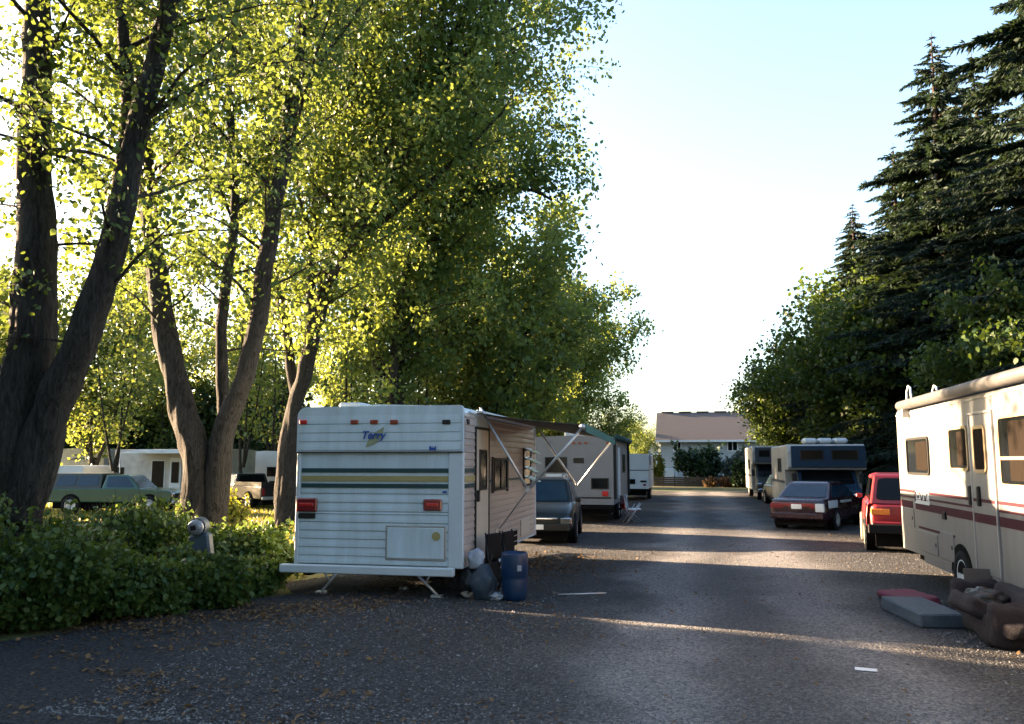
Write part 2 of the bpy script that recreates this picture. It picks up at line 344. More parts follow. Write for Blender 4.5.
# loose stones on the gravel
def stones():
    N = 26000; V = []; F = []
    r = np.random.default_rng(3)
    y = 6+22*r.random(N)**1.9; x = r.uniform(-5.2, 7, N); s = r.uniform(.005, .015, N)*(1+.6*(r.random(N) < .06))
    base = np.array([(1,0,0),(0,1,0),(-1,0,0),(0,-1,0),(0,0,.8),(.3,.2,-.3)])
    mb = MB()
    for i in range(N):
        q = base*s[i]*r.uniform(.6, 1.3, (6, 3)) + (x[i], y[i], .008)
        mb.v += [tuple(a) for a in q]; b = i*6
        for t in ((0,1,4),(1,2,4),(2,3,4),(3,0,4)): mb.f.append(tuple(b+k for k in t)); mb.m.append(0); mb.sm.append(False)
    tag(mb.build('loose_stones', 'pebble'), 'loose grey stones strewn over the gravel lane', 'stones', kind='stuff')
stones()
def litter():
    r = np.random.default_rng(5)
    N = 2000
    cc = np.stack([r.normal(-4.4, 1.8, 70), 6+12*r.random(70)**1.5], 1); kk = r.integers(0, 70, N); sg = r.uniform(.1, .55, 70)[kk]
    a = np.stack([cc[kk, 0]+r.normal(0, 1, N)*sg*1.6, cc[kk, 1]+r.normal(0, 1, N)*sg*.6, np.full(N, .014)], 1)
    b = np.stack([r.uniform(-5, 8, 900), 6+25*r.random(900), np.full(900, .014)], 1)
    c = np.stack([r.normal(-2.9, .7, 1500), r.normal(16.5, .9, 1500), np.full(1500, .02)], 1)
    d = np.stack([r.uniform(-7.4, -4.2, 1500), np.zeros(1500), np.full(1500, .015)], 1); d[:, 1] = 9.1+(d[:, 0]+7.4)*.75+r.normal(0, .45, 1500)
    P = np.concatenate([a, b, c, d]); P = P[(P[:, 0] > -9)]
    o = leaf_mesh('leaf_litter', P, .052, 'litter', rng=r, hang=0, aspect=.7, flat=1.2)
    tag(o, 'fallen brown leaves scattered over the gravel beside the hedge', 'fallen leaves', kind='stuff')
litter()
def grass():
    r = np.random.default_rng(6); N = 60000
    x = r.uniform(-30, -5.5, N); y = r.uniform(13, 48, N)
    k = (x < -6.6-.0*y); P = np.stack([x, y, np.zeros(N)], 1)[k]; N = len(P)
    h = r.uniform(.05, .16, N); a = r.uniform(0, 6.28, N); wv = .025
    V = np.empty((N, 3, 3)); dx = np.stack([np.cos(a)*wv, np.sin(a)*wv, 0*a], 1)
    V[:, 0] = P-dx; V[:, 1] = P+dx; V[:, 2] = P+np.stack([r.normal(0, .04, N), r.normal(0, .04, N), h], 1)
    me = bpy.data.meshes.new('grass'); me.vertices.add(N*3); me.vertices.foreach_set('co', V.astype(np.float32).ravel())
    me.loops.add(N*3); me.loops.foreach_set('vertex_index', np.arange(N*3, dtype=np.int32)); me.polygons.add(N)
    me.polygons.foreach_set('loop_start', np.arange(0, N*3, 3, dtype=np.int32)); me.polygons.foreach_set('loop_total', np.full(N, 3, dtype=np.int32))
    me.materials.append(M['grass']); me.update(calc_edges=True); o = bpy.data.objects.new('grass', me); col.objects.link(o)
    tag(o, 'short dry grass under the trees on the left', 'grass', kind='stuff')
grass()

# ---------------------------------------------------------------- trees
def smooth_line(pts, n):
    pts = [Vector(p) for p in pts]; out = []
    m = len(pts)-1
    for i in range(n+1):
        t = i/n*m; k = min(int(t), m-1); u = t-k
        p0 = pts[max(k-1, 0)]; p1 = pts[k]; p2 = pts[k+1]; p3 = pts[min(k+2, m)]
        out.append(.5*((2*p1)+(p2-p0)*u+(2*p0-5*p1+4*p2-p3)*u*u+(3*p1-p0-3*p2+p3)*u**3))
    return out
def stem_tube(mb, pts, r0, r1, rnd, n=28, sides=14, flare=0, rough=0):
    L = smooth_line(pts, n); out = []; rad = []
    for i, p in enumerate(L):
        t = i/n; p = p+Vector((rnd.uniform(-1, 1), rnd.uniform(-1, 1), 0))*r0*.10*(28/n)**1.5*(i > 0); out.append(p)
        rad.append((r0+(r1-r0)*t**.85)*(1+rnd.uniform(-.07, .07)*(28/n)**1.5)+flare*max(0, 1-t*7)**2)
    k0 = len(mb.v); mb.tube(out, rad, sides)
    if rough:
        from mathutils import noise
        for q in range(k0, len(mb.v)):
            j = min((q-k0)//sides, len(out)-1); v = Vector(mb.v[q]); d = v-out[j]
            k = noise.noise(Vector((v.x*7, v.y*7, v.z*1.2)))*.16+noise.noise(Vector((v.x*2.2, v.y*2.2, v.z*.9)))*.22+noise.noise(Vector((v.x*17, v.y*17, v.z*3)))*.07
            mb.v[q] = tuple(out[j]+d*(1+k*rough))
    return out, rad
def grow(stems, rnd, zmin, L0, dens=.55, twig=.42, per=9, keep=None, droop=.25, sig=.17, nr=None, reach=None, lowfac=.35):
    """side limbs and twigs along the stems: returns a mesh builder with the wood and the leaf points"""
    wood = MB(); A = []
    ztop = max(p.z for S, _ in stems for p in S)
    for S, rad in stems:
        acc = 0; az = rnd.uniform(0, 6.28)
        for i in range(1, len(S)):
            seg = (S[i]-S[i-1]).length; acc += seg
            while acc > dens:
                acc -= dens; p = S[i-1].lerp(S[i], rnd.random())
                if p.z < zmin: continue
                az += 2.4+rnd.uniform(-.5, .5); h = (p.z-zmin)/(ztop-zmin+.01)
                Lb = L0*(lowfac+(1-lowfac)*min(1, h*3.2))*(1-.62*max(0, h-.45)/.55)*rnd.uniform(.55, 1.15)
                el = rnd.uniform(.25, .85)+.45*h
                d = Vector((math.cos(az)*math.cos(el), math.sin(az)*math.cos(el), math.sin(el)))
                q = p.copy(); line = [q.copy()]; ns = 7
                for k in range(ns):
                    d = (d+Vector((rnd.uniform(-.2, .2), rnd.uniform(-.2, .2), rnd.uniform(-.12, .12)-droop*.22))).normalized(); q = q+d*Lb/ns; line.append(q.copy())
                if keep:
                    c_ = ns
                    while c_ > 1 and not keep(line[c_]+Vector((0, 0, 1.2)), rnd): c_ -= 1
                    if c_ < 2: continue
                    line = line[:c_+1]; ns = c_
                r0 = min(rad[i]*.5, .012+Lb*.011); wood.tube(line, [r0*(1-.85*k/ns) for k in range(ns+1)], 4, cap=False)
                for k in range(1, ns+1):
                    m_ = 1+int(Lb*.35)+(k == ns)
                    for _ in range(m_):
                        b0 = line[k-1].lerp(line[k], rnd.random()); dd = (line[k]-line[k-1]).normalized()
                        sdv = Vector((rnd.gauss(0, 1), rnd.gauss(0, 1), rnd.gauss(0, .6))).normalized()
                        td = (dd*.7+sdv).normalized(); tl = Lb*twig*rnd.uniform(.35, 1)*(1-.35*k/ns)
                        b1 = b0+td*tl*.5+Vector((0, 0, .02)); b2 = b0+td*tl-Vector((0, 0, droop*tl*.3))
                        if keep and not keep(b2, rnd): continue
                        wood.tube([b0, b1, b2], [.011, .008, .004], 3, cap=False)
                        nn = max(2, int(tl/.16))
                        for t in range(nn):
                            u = .15+.85*(t+rnd.random())/nn; c = b0.lerp(b1, u*2) if u < .5 else b1.lerp(b2, u*2-1); A.append(tuple(c))
    A = np.array(A); nr = nr or np.random.default_rng(rnd.randint(0, 99999))
    P = np.repeat(A, per, axis=0); P = P+nr.normal(0, sig, P.shape)
    return wood, P
def finish_tree(root, trunk, wood, P, leaf, size, seed, barkm='bark'):
    trunk.build('trunk', barkm, root); wood.build('branches', barkm, root)
    leaf_mesh('crown', P, size, leaf, root, np.random.default_rng(seed))

def rel(pts, base): return [Vector(p)-base for p in pts]
def pxl(lst, Y): return [onY(px, py, Y+(dy if len(q) else 0)) for (px, py, *q) in lst for dy in (q or [0])]
def hero(label, Y, base_px, paths, seed, zmin, L0, leaf='leaf_cotton', size=.1, keep=None, group=None, **kw):
    b = onY(base_px, 500, Y); b.z = 0; rnd = random.Random(seed)
    root = empty('cottonwood_tree', b, 0, label, 'tree', group)
    tr = MB(); stems = []
    for pts, r0, r1, fl in paths:
        P = rel(pts, b); P[0].z = max(P[0].z, -.15) if fl == 0 else -.15
        stems.append(stem_tube(tr, P, r0, r1, rnd, flare=fl, n=90 if r0 > .25 else 40, sides=44 if r0 > .25 else 18, rough=1))
    kk = (lambda p, r: keep(p+b, r)) if keep else None
    wood, P = grow(stems, rnd, zmin, L0, keep=kk, **kw)
    finish_tree(root, tr, wood, P, leaf, size, seed); return root, len(P)
G = 'cottonwoods along the left of the lane'
cnt = {}
def up(p, *more): return [p]+[p+Vector(m) for m in more]
# tree A : massive dark trunk at the far left
YA = 9.6
A1 = pxl([(-8, 640), (0, 520), (12, 430), (32, 330), (36, 200), (36, 80), (42, -40)], YA); A1 += [A1[-1]+Vector((.2, .3, 2.2)), A1[-1]+Vector((.1, .6, 5))]
A2 = pxl([(20, 520), (50, 415), (93, 310), (122, 200), (150, 80), (185, -30)], YA); A2 += [A2[-1]+Vector((.9, .5, 2.2)), A2[-1]+Vector((1.7, 1.2, 4.6))]
A3 = pxl([(112, 225), (128, 120), (122, 20), (118, -70)], YA+.3); A3 += [A3[-1]+Vector((-.1, .4, 3))]
kA = lambda p, r: p.x < -2.2+.0*p.z and not (p.z < 4.6+r.uniform(-.6, .6) and p.x > -9) and (p.y > 4)
cnt['A'] = hero('massive dark trunked cottonwood forking in two beside the hedge, leftmost and nearest of the row', YA, 22,
     [(A1, .43, .08, .12), (A2, .27, .07, 0), (A3, .11, .05, 0)], 11, 3.4, 3.4, keep=kA, leaf='leaf_near', size=.085, per=14, group=G, dens=.5)[1]
# tree B : three limbs from a thick base
YB = 15.2
B1 = pxl([(203, 560), (198, 470), (180, 395), (160, 300), (148, 200), (140, 90), (128, -10)], YB); B1 += [B1[-1]+Vector((-.3, .3, 2.6)), B1[-1]+Vector((-.2, .5, 5))]
B2 = pxl([(212, 520), (222, 440), (250, 360), (268, 250), (288, 130), (303, 20), (312, -60)], YB); B2 += [B2[-1]+Vector((.6, .4, 3)), B2[-1]+Vector((1, .8, 5.5))]
B3 = pxl([(226, 425), (221, 330), (235, 210), (230, 100), (238, 0)], YB+.4); B3 += [B3[-1]+Vector((.2, .4, 3.5))]
kB = lambda p, r: p.x < -2.6+max(0, p.z-7)*.22+r.uniform(-.5, .3) and not (p.z < 5.2+r.uniform(-.7, .5))
cnt['B'] = hero('cottonwood with three upright limbs spreading from one thick reddish base behind the hedge', YB, 205,
     [(B1, .34, .055, .2), (B2, .25, .055, .1), (B3, .14, .045, 0)], 12, 4.2, 4.6, keep=kB, leaf='leaf_near', size=.095, per=11, group=G, dens=.5)[1]
# tree C : right behind the striped trailer
YC = 24.
C1 = pxl([(287, 505), (290, 430), (305, 370), (322, 300), (345, 210), (360, 110), (372, 0)], YC); C1 += [C1[-1]+Vector((.6, 0, 3)), C1[-1]+Vector((1.5, 0, 6))]
C2 = pxl([(296, 405), (284, 320), (268, 240), (262, 140), (258, 40)], YC+.5); C2 += [C2[-1]+Vector((-.3, 0, 4))]
C3 = pxl([(310, 350), (312, 260), (320, 160), (335, 60), (350, -30)], YC-.5); C3 += [C3[-1]+Vector((.4, 0, 4))]
C4 = pxl([(330, 280), (385, 190), (430, 90), (470, 0)], YC-.8); C4 += [C4[-1]+Vector((1.5, 0, 3.0))]
C5 = pxl([(352, 190), (420, 110), (495, 20), (545, -50)], YC-.4); C5 += [C5[-1]+Vector((1.2, 0, 1.5))]; C6 = pxl([(345, 250), (410, 200), (465, 150), (505, 110)], YC-.2)
kC = lambda p, r: p.x < -3.0+max(0, p.z-8)*.3+r.uniform(-.9, .5) and not (p.z < 6.0+r.uniform(-.7, .5) and p.x > -11)
cnt['C'] = hero('tall cottonwood rising right behind the striped trailer with several slender limbs', YC, 287,
     [(C1, .3, .07, .15), (C2, .17, .06, 0), (C3, .17, .06, 0), (C4, .12, .05, 0), (C5, .1, .04, 0), (C6, .1, .04, 0)], 13, 5.0, 6.2, keep=kC, size=.135, per=7, group=G, dens=.5, sig=.3)[1]
YD = 33.
D1 = pxl([(394, 500), (390, 430), (378, 360), (366, 290), (362, 200), (372, 110)], YD); D1 += [D1[-1]+Vector((.4, 0, 3))]
D2 = pxl([(396, 430), (405, 350), (428, 270), (450, 190), (480, 120)], YD+.6); D2 += [D2[-1]+Vector((.8, 0, 2.5))]
D3 = pxl([(392, 410), (398, 320), (412, 230), (425, 140)], YD-.6); D3 += [D3[-1]+Vector((.2, 0, 3))]
D4 = pxl([(440, 230), (490, 190), (530, 190), (552, 200)], YD+.2)
kD = lambda p, r: p.x < -3.4+max(0, p.z-8)*.1+r.uniform(-.9, .6) and p.z > 4.2+r.uniform(-.6, .6)
cnt['D'] = hero('cottonwood with paired curved stems above the striped trailer roof', YD, 394,
     [(D1, .34, .06, .15), (D2, .24, .06, 0), (D3, .24, .06, 0), (D4, .12, .05, 0)], 14, 3.6, 6.6, keep=kD, size=.165, per=7, group=G, dens=.5, sig=.26)[1]

def generic(name, H, spread, seed, zmin, L0, leaf, size, per, dens=.45, nst=4, r0=.3, sig=.3, low=None, loc=(0, 0, 0), droop=.25, **kw):
    rnd = random.Random(seed); root = empty(name, loc); tr = MB(); stems = []
    fork = H*.16
    stems.append(stem_tube(tr, [(0, 0, -.15), (rnd.uniform(-.1, .1), .1, fork*.6), (rnd.uniform(-.3, .3), .2, fork*1.3), (rnd.uniform(-.5, .5), .3, H*.6), (rnd.uniform(-1, 1), .2, H)], r0, r0*.15, rnd, flare=r0*.5))
    for k in range(nst-1):
        a = 2*math.pi*k/(nst-1)+rnd.uniform(-.5, .5); s_ = spread*rnd.uniform(.7, 1.1)
        stems.append(stem_tube(tr, [(0, 0, fork*.8), (math.cos(a)*s_*.25, math.sin(a)*s_*.25, fork*1.6), (math.cos(a)*s_*.55, math.sin(a)*s_*.55, H*.45), (math.cos(a)*s_*.85, math.sin(a)*s_*.85, H*rnd.uniform(.75, .92))], r0*.6, r0*.12, rnd))
    wood, P = grow(stems, rnd, zmin, L0, dens=dens, per=per, sig=sig, droop=droop, keep=low, **kw)
    finish_tree(root, tr, wood, P, leaf, size, seed); cnt[name+str(seed)] = len(P); return root

protoE = generic('cottonwood_tree', 15.5, 4.2, 21, 2.6, 6.0, 'leaf_far', .21, 6, dens=.5, sig=.32, low=lambda p, r: p.z > 3.0)
rowE = [(-11.2, 42, 0, 1.12, 'cottonwood standing level with the grey trailer, leaves lit yellow'),
        (-10.8, 51, 2.1, .98, 'cottonwood behind the beige trailer in the middle of the row'),
        (-10.6, 61, 4.0, 1.02, 'distant cottonwood above the plain white trailer'),
        (-11.4, 73, 1.1, 1.0, 'last cottonwood of the row before the far houses')]
for i, (x, y, rz, s, lab) in enumerate(rowE):
    o = protoE if i == 0 else copy_tree(protoE); o.location = (x, y, 0); o.rotation_euler.z = rz; o.scale = (s, s, s); tag(o, lab, 'tree', G)
# backdrop trees to the left : airy and sunlit
protoQ = generic('broadleaf_tree', 12, 3.0, 31, 2.0, 4.2, 'leaf_far', .2, 4, dens=.5, sig=.32, r0=.16, nst=4)
GQ = 'airy trees behind the parked campers'
rowQ = [(5, 37, .3, 1.0, 'airy sunlit tree between the two leftmost big trunks'), (95, 40, 1.9, 1.15, 'yellow lit tree above the white travel trailers'),
        (-20, 46, 4.2, 1.2, 'tree at the far left edge behind the massive dark trunk'), (165, 50, 3.1, 1.05, 'slender tree behind the beige camper awning'),
        (255, 55, 5.2, 1.1, 'thin stemmed tree seen between the forked trunks'), (345, 70, .9, 1.2, 'tree behind the roof of the striped trailer, far back'),
        (612, 74, 2.2, .62, 'small broadleaf tree in front of the far green roofed house'), (640, 84, 3.9, .5, 'small tree right of the far green roofed house')]
for i, (px, Y, rz, s, lab) in enumerate(rowQ):
    o = protoQ if i == 0 else copy_tree(protoQ); p = onY(px, 480, Y); o.location = (p.x, p.y, 0); o.rotation_euler.z = rz; o.scale = (s, s, s); tag(o, lab, 'tree', GQ)

protoS = generic('slender_tree', 12.5, 1.6, 35, 3.0, 2.6, 'leaf_far', .17, 3, dens=.6, sig=.28, r0=.11, nst=3)
for i, (px, Y, rz, s, lab) in enumerate([(112, 33, .3, 1.0, 'slender tree just right of the massive dark trunk, behind the pickup'), (243, 35, 1.9, 1.1, 'slender tree seen through the fork right of the three limbed cottonwood'),
        (272, 44, 4.2, 1.1, 'slender tree beside the white trailer end'), (352, 36, 2.6, 1.1, 'slender tree rising behind the middle of the striped trailer'), (418, 38, 5.5, 1.15, 'slender tree rising behind the right end of the striped trailer cap')]):
    o = protoS if i == 0 else copy_tree(protoS); p = onY(px, 480, Y); o.location = (p.x, p.y, 0); o.rotation_euler.z = rz; o.scale = (s, s, s); tag(o, lab, 'tree', 'slender trees behind the row')
def bush(name, rx, ry, h, n, leaf, size, seed, loc=(0, 0, 0), rz=0, lumps=9, base=0, parts=True):
    r = np.random.default_rng(seed); root = empty(name, loc, rz)
    C = [(0, 0, h*.45, rx*.72, ry*.72, h*.5)]
    for k in range(lumps):
        a = r.uniform(0, 6.28); d = r.uniform(.3, .75); s = r.uniform(.25, .5)
        C.append((math.cos(a)*rx*d, math.sin(a)*ry*d, h*r.uniform(.2, .75), rx*s, ry*s, h*r.uniform(.2, .35)))
    C = np.array(C); k = r.choice(len(C), n, p=(C[:, 3]*C[:, 4])/np.sum(C[:, 3]*C[:, 4]))
    d = r.normal(0, 1, (n, 3)); d /= np.linalg.norm(d, axis=1)[:, None]; d *= (r.random((n, 1))**.28)*(1+r.normal(0, .07, (n, 1)))
    P = C[k][:, :3]+d*C[k][:, 3:]; P = P[P[:, 2] > base+.02]
    st = MB(); rnd = random.Random(seed)
    for c in C:
        for _ in range(2):
            e = Vector((c[0], c[1], c[2]+c[5]*.6))+Vector((rnd.uniform(-.3, .3)*c[3], rnd.uniform(-.3, .3)*c[4], 0))
            b = Vector((c[0]*.3, c[1]*.3, -.05)); st.tube([b, b.lerp(e, .5)+Vector((0, 0, .05*h)), e], [.02+.008*h, .015, .006], 4)
    ns = int(n/150)      # loose sprigs that break the outline
    Q = []
    for _ in range(ns):
        c = C[r.integers(len(C))]; d0 = r.normal(0, 1, 3); d0[2] = abs(d0[2])+.3; d0 /= np.linalg.norm(d0)
        s0 = np.array(c[:3])+d0*np.array(c[3:])*.85; ln = h*r.uniform(.15, .5); dd = d0+np.array([0, 0, .7]); dd /= np.linalg.norm(dd)
        t = r.random((14, 1)); Q.append(s0+dd*t*ln+np.array([0, 0, -.25])*t*t*ln+r.normal(0, .022, (14, 3)))
        st.tube([tuple(s0), tuple(s0+dd*ln*.95)], [.006, .003], 3, cap=False)
    P = np.concatenate([P]+Q) if Q else P; P = P[P[:, 2] > .02]
    st.build('stems', 'bark', root); leaf_mesh('foliage', P, size, leaf, root, r, hang=.3); return root
GH = 'bushes of the hedge beside the lane'
hd = [((-8.9, 8.5, 0), 1.3, 1.0, 1.5, 30000, 'shaggy hedge bush in front of the massive trunk base'),
      ((-7.9, 9.0, 0), 1.1, .9, 1.0, 24000, 'rounded hedge bush nearest the gravel, below the big trunk'),
      ((-9.9, 8.2, 0), 1.7, 1.2, 1.75, 24000, 'dark green hedge bush under the massive trunk, tallest at the left frame edge'),
      ((-8.9, 9.8, 0), 1.6, 1.3, 1.2, 26000, 'broad leafy hedge bush right of the massive dark trunk'),
      ((-9.1, 12.1, 0), 1.4, 1.3, 1.18, 26000, 'bright green hedge bush in front of the green pickup'),
      ((-7.3, 10.0, 0), 1.0, .75, .8, 16000, 'low hedge bush spilling toward the gravel edge'),
      ((-11.3, 11.8, 0), 2.0, 1.5, 1.1, 22000, 'hedge bush farther back behind the massive trunk'),
      ((-8.7, 7.3, 0), 1.2, .9, .8, 15000, 'low dark weedy bush at the lower left frame corner')]
for i, (loc, rx, ry, h, n, lab) in enumerate(hd):
    o = bush('hedge_bush', rx, ry, h, int(n*1.3), 'leaf_hedge', .07, 40+i, loc); tag(o, lab, 'bush', GH)
o = bush('weed_clump', 1.0, 1.0, .95, 14000, 'leaf_hedge', .08, 51, (-7.35, 12.9, 0)); tag(o, 'leafy weed clump between the meter post and the striped trailer', 'weeds', 'weed clumps near the trailer')
o = bush('weed_clump', .7, .45, .72, 9000, 'leaf_hedge', .08, 54, (onY(209, 560, 10.7).x, 10.7, 0)); tag(o, 'weed clump growing against the foot of the meter post', 'weeds', 'weed clumps near the trailer')
o = bush('weed_clump', .8, .8, .55, 9000, 'leaf_hedge', .08, 52, (-6.75, 11.9, 0)); tag(o, 'low weed clump at the left end of the white trailer bumper', 'weeds', 'weed clumps near the trailer')
o = bush('weed_clump', .3, .3, 1.3, 600, 'leaf_yellow', .09, 53, (-9.7, 16.6, 0)); tag(o, 'yellow leaved sapling at the foot of the three limbed tree', 'weeds', 'weed clumps near the trailer')  # yellow is the sapling's own leaf colour
# unseen tall bushes added left of the view to shade the foreground
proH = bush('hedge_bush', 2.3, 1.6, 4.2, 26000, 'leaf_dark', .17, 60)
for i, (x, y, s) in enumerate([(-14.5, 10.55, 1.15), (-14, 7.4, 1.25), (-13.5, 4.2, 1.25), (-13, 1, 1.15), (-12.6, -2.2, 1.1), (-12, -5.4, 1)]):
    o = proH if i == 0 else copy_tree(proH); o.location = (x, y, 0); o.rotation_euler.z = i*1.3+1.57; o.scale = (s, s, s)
    tag(o, 'unseen tall bush added left of the view to shade the foreground', 'bush', 'unseen bushes added on the left for shade')
# dark bushes closing the view behind the parked campers
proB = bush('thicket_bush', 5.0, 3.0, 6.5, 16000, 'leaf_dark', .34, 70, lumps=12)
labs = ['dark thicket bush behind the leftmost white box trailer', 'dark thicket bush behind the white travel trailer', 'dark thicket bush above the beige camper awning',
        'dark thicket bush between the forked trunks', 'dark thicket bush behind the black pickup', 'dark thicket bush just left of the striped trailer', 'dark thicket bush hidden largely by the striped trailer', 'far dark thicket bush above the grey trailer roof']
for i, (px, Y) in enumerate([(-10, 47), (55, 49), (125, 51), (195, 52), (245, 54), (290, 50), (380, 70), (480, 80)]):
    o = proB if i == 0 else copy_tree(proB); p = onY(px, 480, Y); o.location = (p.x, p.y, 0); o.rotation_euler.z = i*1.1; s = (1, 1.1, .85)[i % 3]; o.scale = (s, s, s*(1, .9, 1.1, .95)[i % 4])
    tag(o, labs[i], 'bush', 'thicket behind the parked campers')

# conifers on the right
def conifer(name, H, Rb, seed, leaf='needle', n_lev=62, loc=(0, 0, 0), dens=1.0):
    rnd = random.Random(seed); r = np.random.default_rng(seed); root = empty(name, loc); tr = MB(); br = MB()
    tr.tube([(0, 0, -.1), (.05, 0, H*.4), (0, .05, H*.8), (0, 0, H)], [H*.018, H*.012, H*.005, .01], 10)
    A = []; D = []
    for i in range(n_lev):
        t = (i+.5)/n_lev; z = H*(.06+.93*t); L = Rb*(1-t)**.8*(1+.18*math.sin(t*31+seed)); nb = 5+int(5*(1-t))
        for k in range(nb):
            a = rnd.uniform(0, 6.28); l = L*rnd.uniform(.65, 1.12)+.12; pts = []; up_ = rnd.uniform(-.05, .2)
            for s in range(7):
                u = s/6; pts.append(Vector((math.cos(a)*l*u, math.sin(a)*l*u, z+l*(up_*u-.42*u*u+.16*u**3)+rnd.uniform(-.03, .03))))
            br.tube(pts, [.03*(1-u/7)+.006 for u in range(7)], 3, cap=False)
            side = Vector((-math.sin(a), math.cos(a), 0)); nt_ = int(l*15*dens)+5
            for q in range(nt_):
                u = .12+.88*(q+rnd.random())/nt_; j = min(int(u*6), 5); b = pts[j].lerp(pts[j+1], u*6-j); dd = (pts[j+1]-pts[j]).normalized()
                for sg in (-1, 1):
                    tw = (.17+.3*(1-u))*min(1, l*.45)*rnd.uniform(.5, 1.2)
                    d = (dd*.8+side*sg*rnd.uniform(.4, 1)+Vector((0, 0, rnd.uniform(-1.0, .1)))).normalized()
                    A.append(b); D.append(d*tw)
    tr.build('trunk', 'bark_conifer', root); br.build('branches', 'bark_conifer', root)
    A = np.array([tuple(a) for a in A]); D = np.array([tuple(a) for a in D]); N = len(A)
    # each twig is a fan of three narrow needle sprays
    V = []
    for w_ in range(4):
        o1 = r.normal(0, .16, (N, 3))*np.linalg.norm(D, axis=1)[:, None]; d = D+o1*1.3; side = np.cross(d, r.normal(0, 1, (N, 3))); side /= np.linalg.norm(side, axis=1)[:, None]+1e-6
        wv = (np.linalg.norm(d, axis=1)[:, None])*.075+.012; q = np.empty((N, 4, 3)); st = A+D*(.18*w_)
        q[:, 0] = st; q[:, 1] = st+d*.5+side*wv; q[:, 2] = st+d; q[:, 3] = st+d*.5-side*wv; V.append(q)
    V = np.concatenate(V); N = len(V); cnt[name+str(seed)] = N
    me = bpy.data.meshes.new('crown'); me.vertices.add(N*4); me.vertices.foreach_set('co', V.astype(np.float32).ravel()); me.loops.add(N*4)
    me.loops.foreach_set('vertex_index', np.arange(N*4, dtype=np.int32)); me.polygons.add(N); me.polygons.foreach_set('loop_start', np.arange(0, N*4, 4, dtype=np.int32))
    me.polygons.foreach_set('loop_total', np.full(N, 4, dtype=np.int32)); me.materials.append(M[leaf]); me.update(calc_edges=True)
    o = bpy.data.objects.new('crown', me); col.objects.link(o); o.parent = root; return root
GC = 'tall dark conifers on the right'
con = conifer('conifer_tree', 21, 6.3, 81, n_lev=84, dens=1.5)
cl = [((15.6, 37, 0), 1.35, 0, 'tallest dark conifer cut by the top right corner of the frame'), ((12.4, 43, 0), 1.12, 1.3, 'conifer with a pale pointed tip left of the tallest one'),
      ((9.8, 51, 0), .83, 2.6, 'shorter conifer with drooping boughs above the blue camper'), ((14.6, 29.5, 0), .95, 4.1, 'dark conifer filling the right frame edge above the cream motorhome'),
      ((15.5, 47, 0), 1.15, 5.0, 'conifer at the back between the tallest ones'), ((11.4, 47.5, 0), .93, .8, 'conifer squeezed between the pale tipped one and the shorter one')]
for i, (loc, s, rz, lab) in enumerate(cl):
    o = con if i == 0 else copy_tree(con); o.location = loc; o.scale = (s, s, s); o.rotation_euler.z = rz; tag(o, lab, 'tree', GC)
map_ = generic('maple_tree', 10.2, 2.9, 91, 1.9, 3.9, 'leaf_maple', .21, 10, dens=.40, sig=.34, r0=.2, nst=5, droop=.5)
ml = [((8.8, 44, 0), .95, 0, 'rounded broadleaf tree directly above the blue camper roof'), ((6.6, 55, 0), .85, 2, 'broadleaf tree overhanging the far end of the lane'),
      ((10.6, 50, 0), 1.22, 2.2, 'tall broadleaf tree in front of the shorter conifer'), ((11.8, 33, 0), .82, 4, 'broadleaf tree behind the red car'), ((11.6, 23, 0), .68, 1, 'yellow green broadleaf tree above the motorhome roof at the right edge'),
      ((8.2, 66, 0), .8, 5, 'pale broadleaf tree beside the grey house'), ((15, 38, 0), .8, 3, 'broadleaf tree low between the conifers')]
for i, (loc, s, rz, lab) in enumerate(ml):
    o = map_ if i == 0 else copy_tree(map_); o.location = loc; o.scale = (s, s, s); o.rotation_euler.z = rz; tag(o, lab, 'tree', 'broadleaf trees on the right')
for i, (x, y, s, rz) in enumerate([(-9, -9, 1.1, 0), (1.5, -14, 1.2, 1.4), (11, -9, 1.15, 2.7), (-1, -24, 1.4, 4), (14, 3, 1.0, 5), (-16, -16, 1.3, 2)]):  # unseen trees added around the camera to cut the sky fill
    o = copy_tree(map_); o.location = (x, y, 0); o.rotation_euler.z = rz; o.scale = (s, s, s*1.35); tag(o, 'unseen leafy tree added around the camera to cut sky light', 'tree', 'unseen trees added to cut sky light')
print('LEAVES', cnt)
#PART2
# ================================================================ vehicles
def wheel(parent, c, r, wd, axis='X', tyre='rubber', rim='frame_alu', side=1, name='wheel'):
    """tyre with rounded shoulders as the wheel mesh, rim as its sub-part; c is the centre"""
    prof = [(r*.62, -wd/2*.8), (r*.7, -wd/2), (r*.93, -wd/2), (r, -wd/2*.72), (r, wd/2*.72), (r*.93, wd/2), (r*.7, wd/2), (r*.62, wd/2*.8)]
    m = MB().lathe(prof, 26); rm = MB().lathe([(0.001, wd*.42), (r*.14, wd*.43), (r*.18, wd*.37), (r*.5, wd*.34), (r*.56, wd*.43), (r*.63, wd*.46), (r*.63, -wd*.3)], 26)
    for k in range(6):
        a = k*math.pi/3; rm.tube([(math.cos(a)*r*.16, math.sin(a)*r*.16, wd*.36), (math.cos(a)*r*.5, math.sin(a)*r*.5, wd*.35)], r*.06, 5)
    o = m.build(name, tyre, parent); o.location = c; o.rotation_euler = (0, R(90)*side, 0)
    q = rm.build('rim', rim, o); return o
